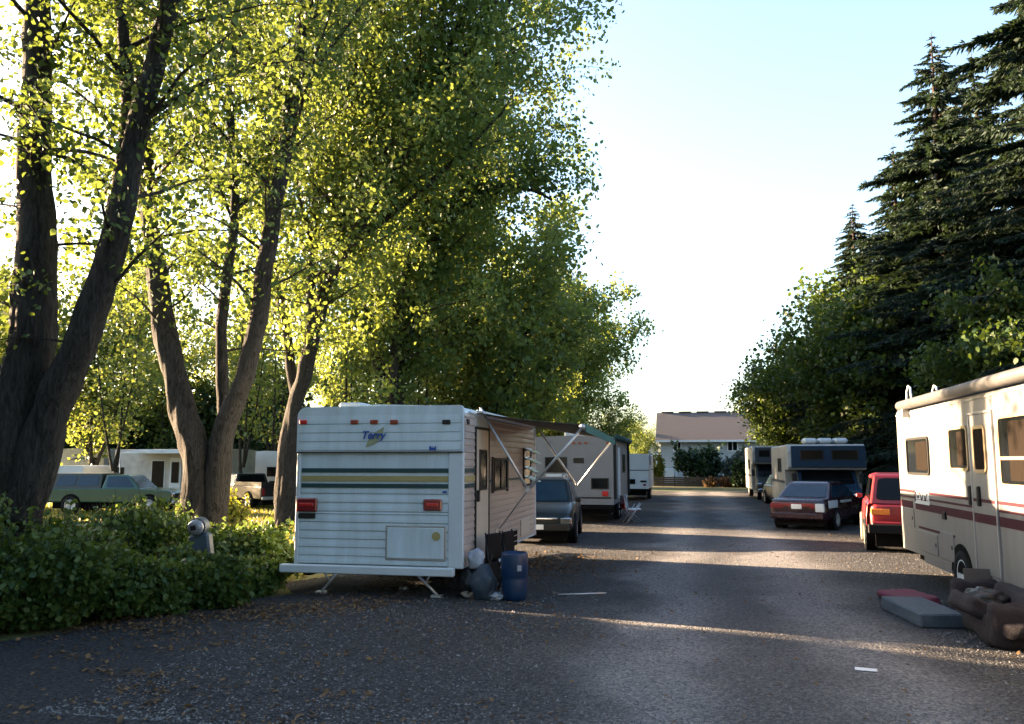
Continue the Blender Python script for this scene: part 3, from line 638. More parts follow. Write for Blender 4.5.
def quadpanel(P, mname, name, parent, th=.012, inset=0):
    """thin solid panel on four points (outward normal by winding), rounded a little at its corners"""
    P = [Vector(p) for p in P]; c = sum(P, Vector())/4; n = (P[1]-P[0]).cross(P[3]-P[0]).normalized()
    P = [p+(c-p).normalized()*inset for p in P]; ring = []
    for i in range(4):
        a, b, d = P[i-1], P[i], P[(i+1) % 4]; ring += [b+(a-b)*.10, b+(a-b)*.03+(d-b)*.03, b+(d-b)*.10]
    m = MB(); k = len(ring); m.add([p+n*th for p in ring]+[p-n*.01 for p in ring], [tuple(range(k))]+[(i, k+i, k+(i+1) % k, (i+1) % k) for i in range(k)])
    return m.build(name, mname, parent)

def car(name, label, cat, L, W, Hb, H, gh, paint, loc, rz, group=None, wr=.31, nose=.72, tail=.85, glass='glass_dark', tyre='rubber', lights_r='red_lens', clear=.2, bed=None, plate=True, split_side=2, pillar=.06, hwid=.86, rear_win=True):
    """gh = (y rear base, y rear roof, y front roof, y front base) measured from the car's centre, front at +Y"""
    root = empty(name, loc, rz, label, cat, group); h = L/2
    y = [-h, -h+.10, -h+.35, gh[0], 0, gh[3], h-.45, h-.12, h]
    tz = lambda yy: (Hb*tail+(Hb-Hb*tail)*min(1, (yy+h)/max(.3, gh[0]+h))) if yy < gh[0] else (Hb if yy < gh[3] else Hb+(Hb*nose-Hb)*((yy-gh[3])/(h-gh[3]))**1.6)
    wd = [.86, .95, .99, 1, 1, 1, .98, .93, .82]; zb = [clear+.14, clear+.05, clear, clear, clear, clear, clear, clear+.04, clear+.12]
    m = MB(); vs = []; n = 10
    for i, yy in enumerate(y):
        w_ = W/2*wd[i]; t = tz(yy)-(.06 if i in (0, 8) else 0); b = zb[i]
        half = [(w_*.86, b), (w_, b+(t-b)*.22), (w_*1.0, b+(t-b)*.55), (w_*.965, t-.07), (w_*.88, t-.0)]
        vs += [(x, yy, z) for x, z in half]+[(-x, yy, z+.0) for x, z in half[::-1]]
    fs = []
    for i in range(len(y)-1):
        for k in range(n): fs.append((i*n+k, i*n+(k+1) % n, (i+1)*n+(k+1) % n, (i+1)*n+k))
    fs += [tuple(range(n))[::-1], tuple((len(y)-1)*n+k for k in range(n))]
    m.add(vs, [q[::-1] for q in fs], 0, True); body = m.build('body', paint, root)
    es = body.modifiers.new('edges', 'BEVEL'); es.width = .03; es.segments = 2; es.limit_method = 'ANGLE'; es.angle_limit = R(28)
    # cabin
    zt = Hb-.03; wb = W/2*.9; wr_ = W/2*(hwid-.14); g0, g1, g2, g3 = gh
    base = [(-wb, g0, zt), (wb, g0, zt), (wb, g3, zt), (-wb, g3, zt)]; roof = [(-wr_, g1, H-.04), (wr_, g1, H-.04), (wr_, g2, H-.04), (-wr_, g2, H-.04)]
    cr = [(-wr_*.8, g1+.12, H), (wr_*.8, g1+.12, H), (wr_*.8, g2-.12, H), (-wr_*.8, g2-.12, H)]
    cb = MB().add(base+roof+cr, [(0, 1, 5, 4), (1, 2, 6, 5), (2, 3, 7, 6), (3, 0, 4, 7), (4, 5, 9, 8), (5, 6, 10, 9), (6, 7, 11, 10), (7, 4, 8, 11), (8, 9, 10, 11)])
    cb.build('cabin', paint, root, bevel=.035)
    def lerp(a, b, t): return Vector(a).lerp(Vector(b), t)
    def face(a, b, c, d, u0, u1, v0, v1):   # a,b base left-right ; d,c roof left-right
        return [lerp(lerp(a, b, u), lerp(d, c, u), v) for u, v in ((u0, v0), (u1, v0), (u1, v1), (u0, v1))]
    if rear_win: quadpanel(face(base[0], base[1], roof[1], roof[0], .07, .93, .12, .9), glass, 'rear_window', root)
    quadpanel(face(base[2], base[3], roof[3], roof[2], .06, .94, .08, .92), glass, 'windshield', root)
    for a, b, c, d in ((base[1], base[2], roof[2], roof[1]), (base[3], base[0], roof[0], roof[3])):
        for k in range(split_side):
            u0 = .06+k*(.88/split_side); quadpanel(face(a, b, c, d, u0+.015, u0+.88/split_side-.02, .1, .88), glass, 'side_window', root)
    for sx in (-1, 1):
        for yy in (-h+L*.2, h-L*.19):
            MB().disc((sx*(W/2-.10), yy, wr+.01), (1, 0, 0), wr+.055, .212, 26).build('wheel_arch', 'underbody', root)
            wheel(root, (sx*(W/2-.055), yy, wr), wr, .2, tyre=tyre, side=sx)
        MB().bx(min(sx*W/2*.62, sx*W/2*.93), max(sx*W/2*.62, sx*W/2*.93), h-.14, h+.005, Hb*nose-.22, Hb*nose-.06, .02).build('headlight', 'chrome', root)
        MB().bx(sx*W/2-.02 if sx > 0 else -W/2-.13, W/2+.13 if sx > 0 else -W/2+.02, gh[3]-.33, gh[3]-.22, Hb-.01, Hb+.09, .02).build('mirror', paint, root)
        MB().bx(min(sx*W/2*.45, sx*W/2*.9), max(sx*W/2*.45, sx*W/2*.9), -h-.012, -h+.12, Hb*tail-.26, Hb*tail-.12, .015).build('taillight', lights_r, root)
    MB().bx(-W/2*.5, W/2*.5, h-.08, h+.01, Hb*nose-.2, Hb*nose-.08, .01).build('grille', 'frame_dark', root)
    MB().bx(-W/2*.9, W/2*.9, h-.12, h+.06, clear+.08, clear+.26, .03).build('bumper', 'frame_dark' if paint != 'car_silver' else 'chrome', root)
    MB().bx(-W/2*.9, W/2*.9, -h-.05, -h+.12, clear+.1, clear+.28, .03).build('bumper', paint, root)
    if plate: MB().bx(-.15, .15, -h-.03, -h+.05, Hb*tail-.27, Hb*tail-.13, .004).build('license_plate', 'plate', root)
    MB().box(-W/2*.8, W/2*.8, -h+.2, h-.2, .14, clear+.08).build('underbody', 'underbody', root)
    return root

def rv_box(m, x0, x1, y0, y1, z0, z1, r=.12, mi=0, crown=.04):
    """side outline with rounded roof edges swept along the length"""
    prof = [(x0, z0), (x1, z0)]
    for k in range(6): a = R(k*18); prof.append((x1-r+r*math.cos(a), z1-r+r*math.sin(a)))
    prof.append(((x0+x1)/2, z1+crown))
    for k in range(6): a = R(90+k*18); prof.append((x0+r+r*math.cos(a), z1-r+r*math.sin(a)))
    m.prismY(prof, y0, y1, mi); return m
def window_y(parent, x0, x1, z0, z1, y, out=-1, fm='frame_dark', gm='glass_dark', fr=.035, mull=0, name='window', proud=.022):
    """window on a wall facing out*Y; frame with its pane as sub-part"""
    m = MB(); a, b = sorted((y, y+out*proud))
    m.bx(x0, x1, a, b, z1-fr, z1, .004).bx(x0, x1, a, b, z0, z0+fr, .004).bx(x0, x0+fr, a, b, z0+fr, z1-fr, .004).bx(x1-fr, x1, a, b, z0+fr, z1-fr, .004)
    for k in range(mull): xm = x0+(x1-x0)*(k+1)/(mull+1); m.bx(xm-fr*.4, xm+fr*.4, a, b, z0+fr, z1-fr, .003)
    o = m.build(name, fm, parent); a, b = sorted((y, y+out*proud*.5)); MB().box(x0+fr, x1-fr, a, b, z0+fr, z1-fr).build('pane', gm, o); return o
def rring(a0, a1, b0, b1, r, k=5):
    out = []
    for cx, cy, s in ((a1-r, b1-r, 0), (a0+r, b1-r, 90), (a0+r, b0+r, 180), (a1-r, b0+r, 270)):
        for i in range(k+1): t = R(s+90*i/k); out.append((cx+r*math.cos(t), cy+r*math.sin(t)))
    return out
def window_round(parent, y0, y1, z0, z1, x, out, fm, gm, fr, r, proud=.022, rail=False, name='window'):
    O = rring(y0, y1, z0, z1, r); I = rring(y0+fr, y1-fr, z0+fr, z1-fr, max(.01, r-fr)); n = len(O); m = MB(); xo = x+out*proud; xm = x+out*proud*.5
    m.v = [(x, *p) for p in O]+[(xo, *p) for p in O]+[(xo, *p) for p in I]+[(xm, *p) for p in I]
    for k in range(3):
        for i in range(n): m.f.append((k*n+i, k*n+(i+1) % n, (k+1)*n+(i+1) % n, (k+1)*n+i)[::-out]); m.m.append(0); m.sm.append(False)
    if rail: zm = z0+(z1-z0)*.4; a, b = sorted((xm, xo)); m.bx(a, b, y0+fr, y1-fr, zm-fr*.5, zm+fr*.5, .003)
    o = m.build(name, fm, parent); p = MB(); p.add([(xm, *q) for q in I], [tuple(range(n))[::-out]]).add([(x+out*.001, *q) for q in I], [tuple(range(n))[::out]]); p.build('pane', gm, o); return o
def window_x(parent, y0, y1, z0, z1, x, out=1, fm='frame_dark', gm='glass_dark', fr=.035, mull=0, name='window', proud=.022, rail=False):
    m = MB(); a, b = sorted((x, x+out*proud))
    m.bx(a, b, y0, y1, z1-fr, z1, .004).bx(a, b, y0, y1, z0, z0+fr, .004).bx(a, b, y0, y0+fr, z0+fr, z1-fr, .004).bx(a, b, y1-fr, y1, z0+fr, z1-fr, .004)
    for k in range(mull): ym = y0+(y1-y0)*(k+1)/(mull+1); m.bx(a, b, ym-fr*.4, ym+fr*.4, z0+fr, z1-fr, .003)
    if rail: zm = z0+(z1-z0)*.4; m.bx(a, b, y0+fr, y1-fr, zm-fr*.5, zm+fr*.5, .003)
    o = m.build(name, fm, parent); a, b = sorted((x, x+out*proud*.5)); MB().box(a, b, y0+fr, y1-fr, z0+fr, z1-fr).build('pane', gm, o); return o

# ---------------------------------------------------------------- striped trailer (nearest)
def striped_trailer():
    x0, x1, y0, y1, z0, z1 = -5.97, -3.31, 12.05, 17.95, .44, 2.84
    root = empty('travel_trailer', (0, 0, 0), 0, 'white ribbed trailer with green and gold stripes and awning arms folded out', 'trailer')
    def Z(py, px=380): return onY(px, py, y0).z
    def X(px, py=480): return onY(px, py, y0).x
    def YY(px, py=480): return onX(px, py, x1).y
    def ZZ(px, py): return onX(px, py, x1).z
    b = MB(); rv_box(b, x0, x1-.004, y0+.012, y1, z0, z1, .13); b.build('body', 'alu_white', root)
    zs = Z(452); rear = MB()
    xr = X(449)
    rear.ridged('X', x0+.04, xr, z0+.02, Z(512), y0, -1, .125, .02)
    rear.ridged('X', x0+.04, xr, Z(512), Z(493), y0, -1, .135, .02)
    rear.ridged('X', x0+.04, xr, Z(493), zs, y0, -1, .3, .006)
    rear.build('rear_panel', 'alu_white', root)
    # top cap : slightly proud, ribbed, rounded upper corners
    prof = []; r = .15
    prof += [(x0-.015, zs), (x1+.01, zs)]
    for k in range(6): a = R(k*18); prof.append((x1+.01-.07+.07*math.cos(a), z1+.01-.07+.07*math.sin(a)))
    for k in range(6): a = R(90+k*18); prof.append((x0-.015+r+r*math.cos(a), z1+.01-r+r*math.sin(a)))
    cap = MB().prismY(prof, y0-.045, y0+.02)
    cap.ridged('X', x0+.02, x1-.03, zs+.02, z1-.13, y0-.045, -1, .135, .012)
    cap.build('rear_cap', 'alu_white', root)
    MB().bx(X(449), x1+.012, y0-.03, y0+.05, z0, zs-.004, .012).build('corner_trim', 'white_smooth', root)
    MB().bx(x0-.012, x0+.05, y0-.03, y0+.04, z0, zs-.004, .01).build('corner_trim', 'white_smooth', root)
    MB().box(x0, x1+.005, y0-.052, y0-.04, zs-.012, zs+.006).build('drip_strip', 'frame_dark', root)
    for py, hh, mt in ((470.4, .032, 'stripe_green'), (478.6, .042, 'stripe_gold'), (485.8, .032, 'stripe_green')):
        z = Z(py); MB().box(x0+.07, X(448.5), y0-.017, y0-.008, z-hh, z+hh).build('stripe', mt, root)
        MB().box(x1+.006, x1+.0165, y0+.05, y0+.65, z-hh, z+hh).build('stripe', mt, root)
    MB().box(x1+.006, x1+.0165, y0+1.62, y1-.1, 1.66, 1.70).build('stripe', 'stripe_green', root)
    for px, mt in ((305, 'red_bright'), (356, 'brown_lens'), (375.5, 'brown_lens'), (395.5, 'brown_lens'), (447.5, 'frame_dark')):
        x = X(px, 422); z = Z(422.2, px); MB().bx(x-.065, x+.065, y0-.075, y0-.045, z-.035, z+.035, .012).build('marker_light', mt, root)
    z = onX(469, 422, x1).z; MB().bx(x1+.005, x1+.03, y0+.14, y0+.26, z-.04, z+.04, .01).build('marker_light', 'frame_dark', root)
    for a, b_, c, d in ((297.5, 318, 498.5, 512.5), (424, 442.5, 498.5, 510)):
        t = MB().bx(X(a, 505), X(b_, 505), y0-.06, y0-.005, Z(d), Z(c), .02).build('taillight', 'red_lens', root)
        MB().bx(X(a, 505)+.05, X(b_, 505)-.05, y0-.068, y0-.055, (Z(d)+Z(c))/2-.02, (Z(d)+Z(c))/2+.03, .006).build('reflector', 'red_bright', t)
    MB().bx(X(300), X(317), y0-.04, y0-.005, Z(519.5), Z(514), .01).build('plate_bracket', 'frame_dark', root)
    # name badge with a leaf shaped mark behind it
    cx, cz = X(374.5, 435), Z(435.5)
    lf = MB(); yq = y0-.062
    lf.add([(X(366), yq, Z(447.5)), (X(370), yq, Z(438)), (X(377), yq, Z(431.5)), (X(384.5), yq, Z(427)), (X(382.5), yq, Z(437)), (X(376), yq, Z(443.5))], [(0, 5, 4, 3, 2, 1)])
    lf.add([(v[0], yq+.006, v[2]) for v in lf.v[:6]], [(0, 1, 2, 3, 4, 5)]); lf.build('badge', 'logo_gold', root)
    text_part('Terry', .165, 'logo_blue', root, (cx, y0-.072, cz), (R(90), 0, 0), .003, .3, bold=.004)
    sb = MB().box(X(430), X(437), y0-.064, y0-.05, Z(450.5), Z(446.5)).build('badge', 'logo_blue', root)
    MB().box(X(432), X(436), y0-.067, y0-.064, Z(447.6), Z(446.9)).build('badge_line', 'white_smooth', sb)
    MB().box(X(443), X(447), y0-.02, y0-.008, Z(492.5), Z(490.5)).build('badge', 'logo_blue', root)
    # storage hatch
    a, b_, c, d = X(386, 540), X(446.5, 540), Z(559.5), Z(525)
    h = MB().bx(a, b_, y0-.03, y0-.006, c, d, .006).build('hatch_frame', 'frame_alu', root)
    hd_ = MB().bx(a+.03, b_-.03, y0-.042, y0-.028, c+.03, d-.03, .006).build('hatch_door', 'alu_white', h)
    s = MB().disc((X(437, 535), y0-.045, Z(535)), (0, 1, 0), .065, .008, 20).build('sticker', 'stripe_gold', h)
    # bumper, jacks, tongue
    MB().bx(X(286, 566), X(457, 566), y0-.22, y0-.10, .345, .465, .012).build('bumper', 'white_smooth', root)
    MB().box(x0+.2, x0+.32, y0-.12, y0+.4, .3, .42).box(x1-.4, x1-.28, y0-.12, y0+.4, .3, .42).box(x0+.35, x1-.5, y0+.3, y1-.3, .27, .439).build('chassis', 'underbody', root)
    for a, b_, c, d in ((335, 572, 319, 592), (411, 573, 435, 597)):
        p = onY(a, b_, y0); q = onY(c, d, y0); p.y = y0+.15; q.y = y0+.1; q.z = .04
        j = MB(); j.tube([p, q], .022, 6); mid = p.lerp(q, .5); sg = 1 if q.x > p.x else -1
        j.tube([p+Vector((sg*.28, 0, .0)), mid+Vector((0, 0, 0))], .014, 5); j.box(q.x-.08, q.x+.08, q.y-.06, q.y+.06, 0.008, .04); j.build('stabilizer_jack', 'metal_pole', root)
    for x in (x0+.12, x1-.12):
        for y in (14.75, 15.55):
            wheel(root, (x, y, .33), .33, .2, rim='white_smooth', side=1 if x > -4.6 else -1)
    MB().box(x1-.02, x1+.011, 14.3, 16.0, z0-.02, .72).build('wheel_well', 'underbody', root)
    t = MB(); t.tube([(-4.95, y1-.2, .38), (-4.62, y1+1.0, .42)], .05, 6).tube([(-4.28, y1-.2, .38), (-4.6, y1+1.0, .42)], .05, 6).tube([(-4.61, y1+.95, .0), (-4.61, y1+.95, .75)], .035, 8); t.build('tongue', 'underbody', root)
    # right wall
    dy0, dy1 = 12.74, 13.58
    sd_ = MB().ridged('Y', y0+.05, dy0-.03, z0+.02, z1-.1, x1-.004, 1, .105, .016)
    sd_.ridged('Y', dy1+.03, y1, z0+.04, z1-.1, x1-.004, 1, .105, .016); sd_.build('side_siding', 'alu_side', root)
    MB().bx(x1-.006, x1+.018, y1-.05, y1+.012, z0, z1-.05, .008).build('corner_trim', 'white_smooth', root)
    dr = MB().bx(x1-.02, x1+.02, dy0, dy1, .5, 2.52, .012).build('door', 'door_beige', root)
    fr = MB(); fr.bx(x1, x1+.034, dy0-.035, dy0, .46, 2.55, .005).bx(x1, x1+.034, dy1, dy1+.035, .46, 2.55, .005).bx(x1, x1+.034, dy0, dy1, 2.52, 2.56, .005); fr.build('door_frame', 'frame_dark', root)
    MB().bx(x1+.018, x1+.06, dy0+.05, dy0+.13, 1.38, 1.56, .01).build('handle', 'frame_dark', dr)
    window_x(dr, dy0+.2, dy1-.16, 1.55, 2.2, x1+.018)
    wn = window_x(root, 13.95, 14.98, ZZ(500, 490)-.0, ZZ(500, 458), x1+.012, mull=1, proud=.03)
    for yy in (13.83, 15.0):
        MB().bx(x1+.01, x1+.035, yy, yy+.1, ZZ(500, 492), ZZ(500, 457), .006).build('shutter', 'frame_dark', root)
    w2 = window_x(root, 16.55, 17.35, 1.52, 2.28, x1+.012, proud=.03)
    for k in range(4):   # open jalousie panes
        z = 1.62+k*.19; p = MB(); p.add([(x1+.04, 16.6, z+.10), (x1+.04, 17.3, z+.10), (x1+.25, 17.3, z-.02), (x1+.25, 16.6, z-.02)], [(0, 1, 2, 3)])
        p.add([(v[0], v[1], v[2]-.012) for v in p.v[:4]], [(3, 2, 1, 0)]); p.build('louvre', 'chrome', w2)
    for a, b_ in ((14.1, 14.28), (16.3, 17.2)):
        MB().bx(x1+.008, x1+.026, a, b_, .56, .86, .006).build('hatch_door', 'door_beige', root)
    MB().box(x1-.0, x1+.03, y0+.3, y1, z1-.09, z1-.065).build('gutter', 'white_smooth', root)
    # roof gear
    a, b_ = X(324, 405), X(347, 405); rvn = MB().bx(a, b_, 12.6, 13.1, z1, z1+.12, .03); rvn.build('roof_vent', 'white_smooth', root)
    MB().bx(-5.0, -4.2, 14.8, 15.6, z1, z1+.18, .06).build('roof_vent', 'white_smooth', root)
    # awning : V-shaped arms, roller and sagging fabric
    for nm, (Y, top, mid, out) in dict(near=(13., (474, 408), (528, 490), (583, 427)), far=(17.9, (533, 424), (577, 486), (612, 441))).items():
        T = onY(*top, Y); T.x = x1+.02; Mi = onY(*mid, Y); O = onY(*out, Y)
        am = MB().tube([T, Mi], .024, 6).tube([Mi+Vector((0, .03, 0)), O], .024, 6).disc(Mi, (0, 1, 0), .035, .09, 10); am.build('awning_arm', 'metal_pole', root)
        if nm == 'near':
            P = onX(500, 528, x1+.02); MB().tube([Mi, P], .013, 5).build('brace_rod', 'metal_pole', root); O1 = O; T1 = T
        else: O2 = O; T2 = T
    MB().tube([O1-Vector((0, .12, 0)), O2+Vector((0, .12, 0))], .045, 10).build('awning_roller', 'metal_pole', root)
    fb = MB(); nx, ny = 12, 8
    for j in range(ny+1):
        a = Vector((x1+.03, 12.75+(17.95-12.75)*j/ny, z1-.06)); b_ = O1.lerp(O2, j/ny)+Vector((0, 0, .045))
        if j == 0: b_.y = O1.y
        for i in range(nx+1): u = i/nx; p = a.lerp(b_, u); p.z -= .34*u*(1-u)*(.35 if 1 < j < ny-1 else .3); fb.v.append(tuple(p))
    for j in range(ny):
        for i in range(nx): q = j*(nx+1)+i; fb.f.append((q, q+1, q+nx+2, q+nx+1)); fb.m.append(0); fb.sm.append(True)
    o = fb.build('awning_fabric', 'grey_fabric', root); s = o.modifiers.new('thick', 'SOLIDIFY'); s.thickness = .006
    vl = MB(); v0, v1 = O1+Vector((.05, -.1, .05)), O2+Vector((.05, .1, .05)); vl.add([v0, v1, v1-Vector((0, 0, .13)), v0-Vector((0, 0, .13))], [(0, 1, 2, 3)])
    o = vl.build('awning_valance', 'green_fabric', root); s = o.modifiers.new('thick', 'SOLIDIFY'); s.thickness = .006
    MB().tube([(x1+.05, 12.7, z1-.04), (x1+.05, 17.97, z1-.04)], .022, 6).build('awning_rail', 'white_smooth', root)
    return root
striped_trailer()

# ---------------------------------------------------------------- grey travel trailer
def grey_trailer():
    y0, y1 = 27.3, 33.6; x0, x1 = -5.1, onY(613.5, 480, 27.3).x; z0, z1 = .62, 2.83
    root = empty('travel_trailer', (0, 0, 0), 0, 'grey beige trailer with dark windows and a dark green rolled side awning', 'trailer')
    b = MB(); rv_box(b, x0, x1, y0, y1, z0, z1, .1); b.build('body', 'beige', root)
    def Xp(px): return onY(px, 470, y0).x
    def Zp(py): return onY(585, py, y0).z
    window_y(root, Xp(545), Xp(567), Zp(472.5), Zp(457), y0); window_y(root, Xp(573.5), Xp(584), Zp(463), Zp(458), y0); window_y(root, Xp(591), Xp(608.5), Zp(489), Zp(478), y0)
    MB().bx(Xp(602), Xp(608), y0-.05, y0, Zp(496), Zp(491), .01).build('taillight', 'red_bright', root)
    MB().box(Xp(546), Xp(611), y0-.012, y0, Zp(498.5), Zp(497)).build('stripe', 'frame_dark', root)
    MB().box(Xp(546), Xp(562), y0-.012, y0, Zp(479), Zp(474)).build('stripe', 'white_smooth', root)
    for px in (549, 574, 580, 586, 608):
        MB().bx(Xp(px)-.05, Xp(px)+.05, y0-.03, y0, Zp(444), Zp(442), .01).build('marker_light', 'brown_lens', root)
    MB().bx(x0, x1, y0-.15, y0-.05, .48, .58, .01).build('bumper', 'underbody', root)
    MB().box(x0+.2, x1-.15, y0+.2, y1-.2, .3, z0).build('chassis', 'underbody', root)
    for y in (29.7, 30.6):
        for x in (x0+.15, x1-.12): wheel(root, (x, y, .35), .35, .2, rim='frame_alu', side=1 if x > -4 else -1)
    MB().bx(x1, x1+.03, 29.0, 29.75, .75, 2.5, .01).build('door', 'white_smooth', root)
    window_x(root, 31, 32.2, 1.6, 2.3, x1, 1)
    MB().tube([(x1+.1, y0+.1, z1-.02), (x1+.1, y1, z1-.02)], .10, 10).build('awning_roll', 'green_awning_dark', root)
    for y in (y0+.12, y1-.1): MB().bx(x1+.004, x1+.09, y-.05, y+.05, .8, z1-.05, .01).build('awning_arm', 'frame_dark', root)
    MB().bx(-4.3, -3.6, 29, 29.7, z1+.0, z1+.26, .05).build('air_conditioner', 'white_smooth', root)
    t = MB(); t.tube([(-4.2, y1-.1, .5), (-3.8, y1+1.1, .5)], .05, 6).tube([(-3.3, y1-.1, .5), (-3.7, y1+1.1, .5)], .05, 6).tube([(-3.75, y1+1, 0), (-3.75, y1+1, .8)], .04, 8); t.build('tongue', 'underbody', root)
    MB().bx(x1+.004, x1+.3, 29.1, 29.6, .36, .42, .01).build('step', 'underbody', root)
grey_trailer()

def simple_trailer(name, label, cat, x0, x1, y0, y1, z0, z1, body, loc=(0, 0, 0), rz=0, wy=(), wins_front=(), wins_side=(), stripes=(), group=None, crown=.03, wl=.3, doors=(), side=1, lean=0):
    """box trailer with rounded roof; local coords, rear at y0 ; wins_side on the x1 face (side=1) or the x0 face (side=-1)"""
    root = empty(name, loc, rz, label, cat, group); b = MB(); rv_box(b, x0, x1, y0, y1, z0, z1, .1, crown=crown)
    if lean: b.v = [(x, y+(z-z0)*lean*(1 if y > (y0+y1)/2 else 0), z) for x, y, z in b.v]
    b.build('body', body, root)
    xs = x1 if side > 0 else x0
    for a in wins_front: window_y(root, *a, y0)
    for a in wins_side: window_x(root, *a, xs, side)
    for a, c in doors:
        d = MB().bx(min(xs, xs+side*.03), max(xs, xs+side*.03), a, c, z0+.08, z0+2.0, .01).build('door', 'white_smooth', root); window_x(d, a+.15, c-.15, z0+1.2, z0+1.8, xs+side*.028, side)
    for za, zb, mt in stripes:
        MB().box(x0-.006, x1+.006, y0-.006, y1+.0, za, zb).build('stripe', mt, root)
    MB().box(x0+.15, x1-.15, y0+.2, y1-.2, .26, z0).build('chassis', 'underbody', root)
    for y in wy:
        for x in (x0+.12, x1-.12): wheel(root, (x, y, wl), wl, .2, side=1 if x > (x0+x1)/2 else -1)
    MB().bx(x0, x1, y0-.1, y0-.02, z0-.12, z0-.02, .01).build('bumper', 'underbody', root)
    for x in (x0+.2, x1-.2): MB().bx(x-.07, x+.07, y0-.03, y0, z0+.15, z0+.25, .01).build('taillight', 'red_lens', root)
    return root
# plain white trailer, third along the left
x1 = onY(648.5, 480, 44).x
t3 = simple_trailer('travel_trailer', 'plain white trailer with a bare rear wall, beyond the grey trailer', 'trailer', x1-2.3, x1, 44, 50, .62, onY(640, 454, 44).z, 'white_smooth', wy=(46.8, 47.6), wins_front=((x1-.42, x1-.1, .95, 1.05), (x1-1.0, x1-.68, .85, 1.12)), doors=((45.0, 45.8),), stripes=((1.55, 1.6, 'camper_grey'),))
# trailers and campers parked over on the left
def pos(px, Y): p = onY(px, 480, Y); return (p.x, p.y, 0)
p = pos(287, 40)
simple_trailer('travel_trailer', 'white trailer end with a small dark window, partly behind the trunk beside the striped trailer', 'trailer', -2.4, 0, 0, 6, .45, 2.55, 'white_smooth', loc=p, wy=(2.8, 3.6), wins_front=((-1.15, -.65, 1.25, 1.75),), doors=((1, 1.8),))
# white rounded-front trailer (front cap turned to the camera)
p = pos(56, 41)
wt = simple_trailer('travel_trailer', 'white travel trailer with a grey swoosh on its rounded front cap', 'trailer', 0, 2.6, 0, 5.6, .55, 2.75, 'white_dirty', loc=p, rz=R(14), wy=(2.6, 3.4), wins_front=((1.9, 2.25, 2.1, 2.25),))
sw = MB(); n = 14
for i in range(n+1):
    u = i/n; x = .55+1.4*u; z = 2.06+.10*math.sin(u*3.14); sw.v += [(x, -.012, z), (x, -.012, z+.10*math.sin(u*3.14)+.008)]
for i in range(n): sw.f.append((2*i, 2*i+2, 2*i+3, 2*i+1)); sw.m.append(0); sw.sm.append(False)
sw.build('swoosh', 'camper_grey', wt); MB().box(.95, 1.5, -.012, -.004, 2.36, 2.43).build('name_strip', 'camper_grey', wt)
# beige camper with awning, its long side turned this way
p = pos(112, 36.1); p = (p[0], p[1]+2.4, 0)
bc = simple_trailer('camper', 'beige camper with a white awning, dark doorway and glazed door, left of the forked trunk', 'camper', 0, 2.4, 0, 6.2, .4, 2.6, 'white_dirty', loc=p, rz=R(-88), wy=(4.0, 4.8), side=1)
window_x(bc, 2.0, 2.75, .7, 2.1, 2.4, 1, name='doorway', fm='white_smooth', fr=.05)
d = MB().bx(2.4, 2.43, 3.0, 3.6, .5, 2.2, .01).build('door', 'white_smooth', bc); window_x(d, 3.1, 3.5, 1.0, 2.0, 2.43, 1)
window_x(bc, .1, .55, 1.35, 1.75, 2.4, 1)
aw = MB().add([(2.42, 1.3, 2.6), (2.42, 5.6, 2.6), (3.9, 5.6, 2.4), (3.9, 1.3, 2.4)], [(0, 1, 2, 3)]).build('awning_fabric', 'white_smooth', bc); s = aw.modifiers.new('t', 'SOLIDIFY'); s.thickness = .02
for y in (1.35, 5.55): MB().tube([(3.88, y, 2.39), (3.88, y, 0)], .025, 6).build('awning_pole', 'metal_pole', bc)
# white utility box trailer
p = pos(42, 36)
simple_trailer('box_trailer', 'low white box trailer at the left edge behind the green pickup', 'trailer', 0, 2.1, 0, 3.4, .5, 1.82, 'white_smooth', loc=p, rz=R(8), wy=(1.6,), crown=.0)
p = pos(44, 45)
simple_trailer('camper', 'small white camper top showing above the low box trailer', 'camper', 0, 1.6, 0, 3.4, .5, 2.15, 'white_smooth', loc=p, rz=R(8), wy=(1.6,), wins_front=((.45, .95, 1.6, 1.95),))
# unseen trailers added left of the frame to block low sun
pr = simple_trailer('travel_trailer', 'unseen white trailer added left of the view to block low sun', 'trailer', -1.25, 1.25, -3.2, 3.2, .5, 2.9, 'white_dirty', wy=(-.4, .4), wins_side=((-2.5, -1.2, 1.4, 2.1), (.8, 2.2, 1.4, 2.1)), doors=((-.8, -.1),), group='unseen trailers added to block low sun')
for i, (x, y, rz) in enumerate([(-20, 16.3, .0), (-36, 30, 0)]):
    o = pr if i == 0 else copy_tree(pr); o.location = (x, y, 0); o.rotation_euler.z = rz

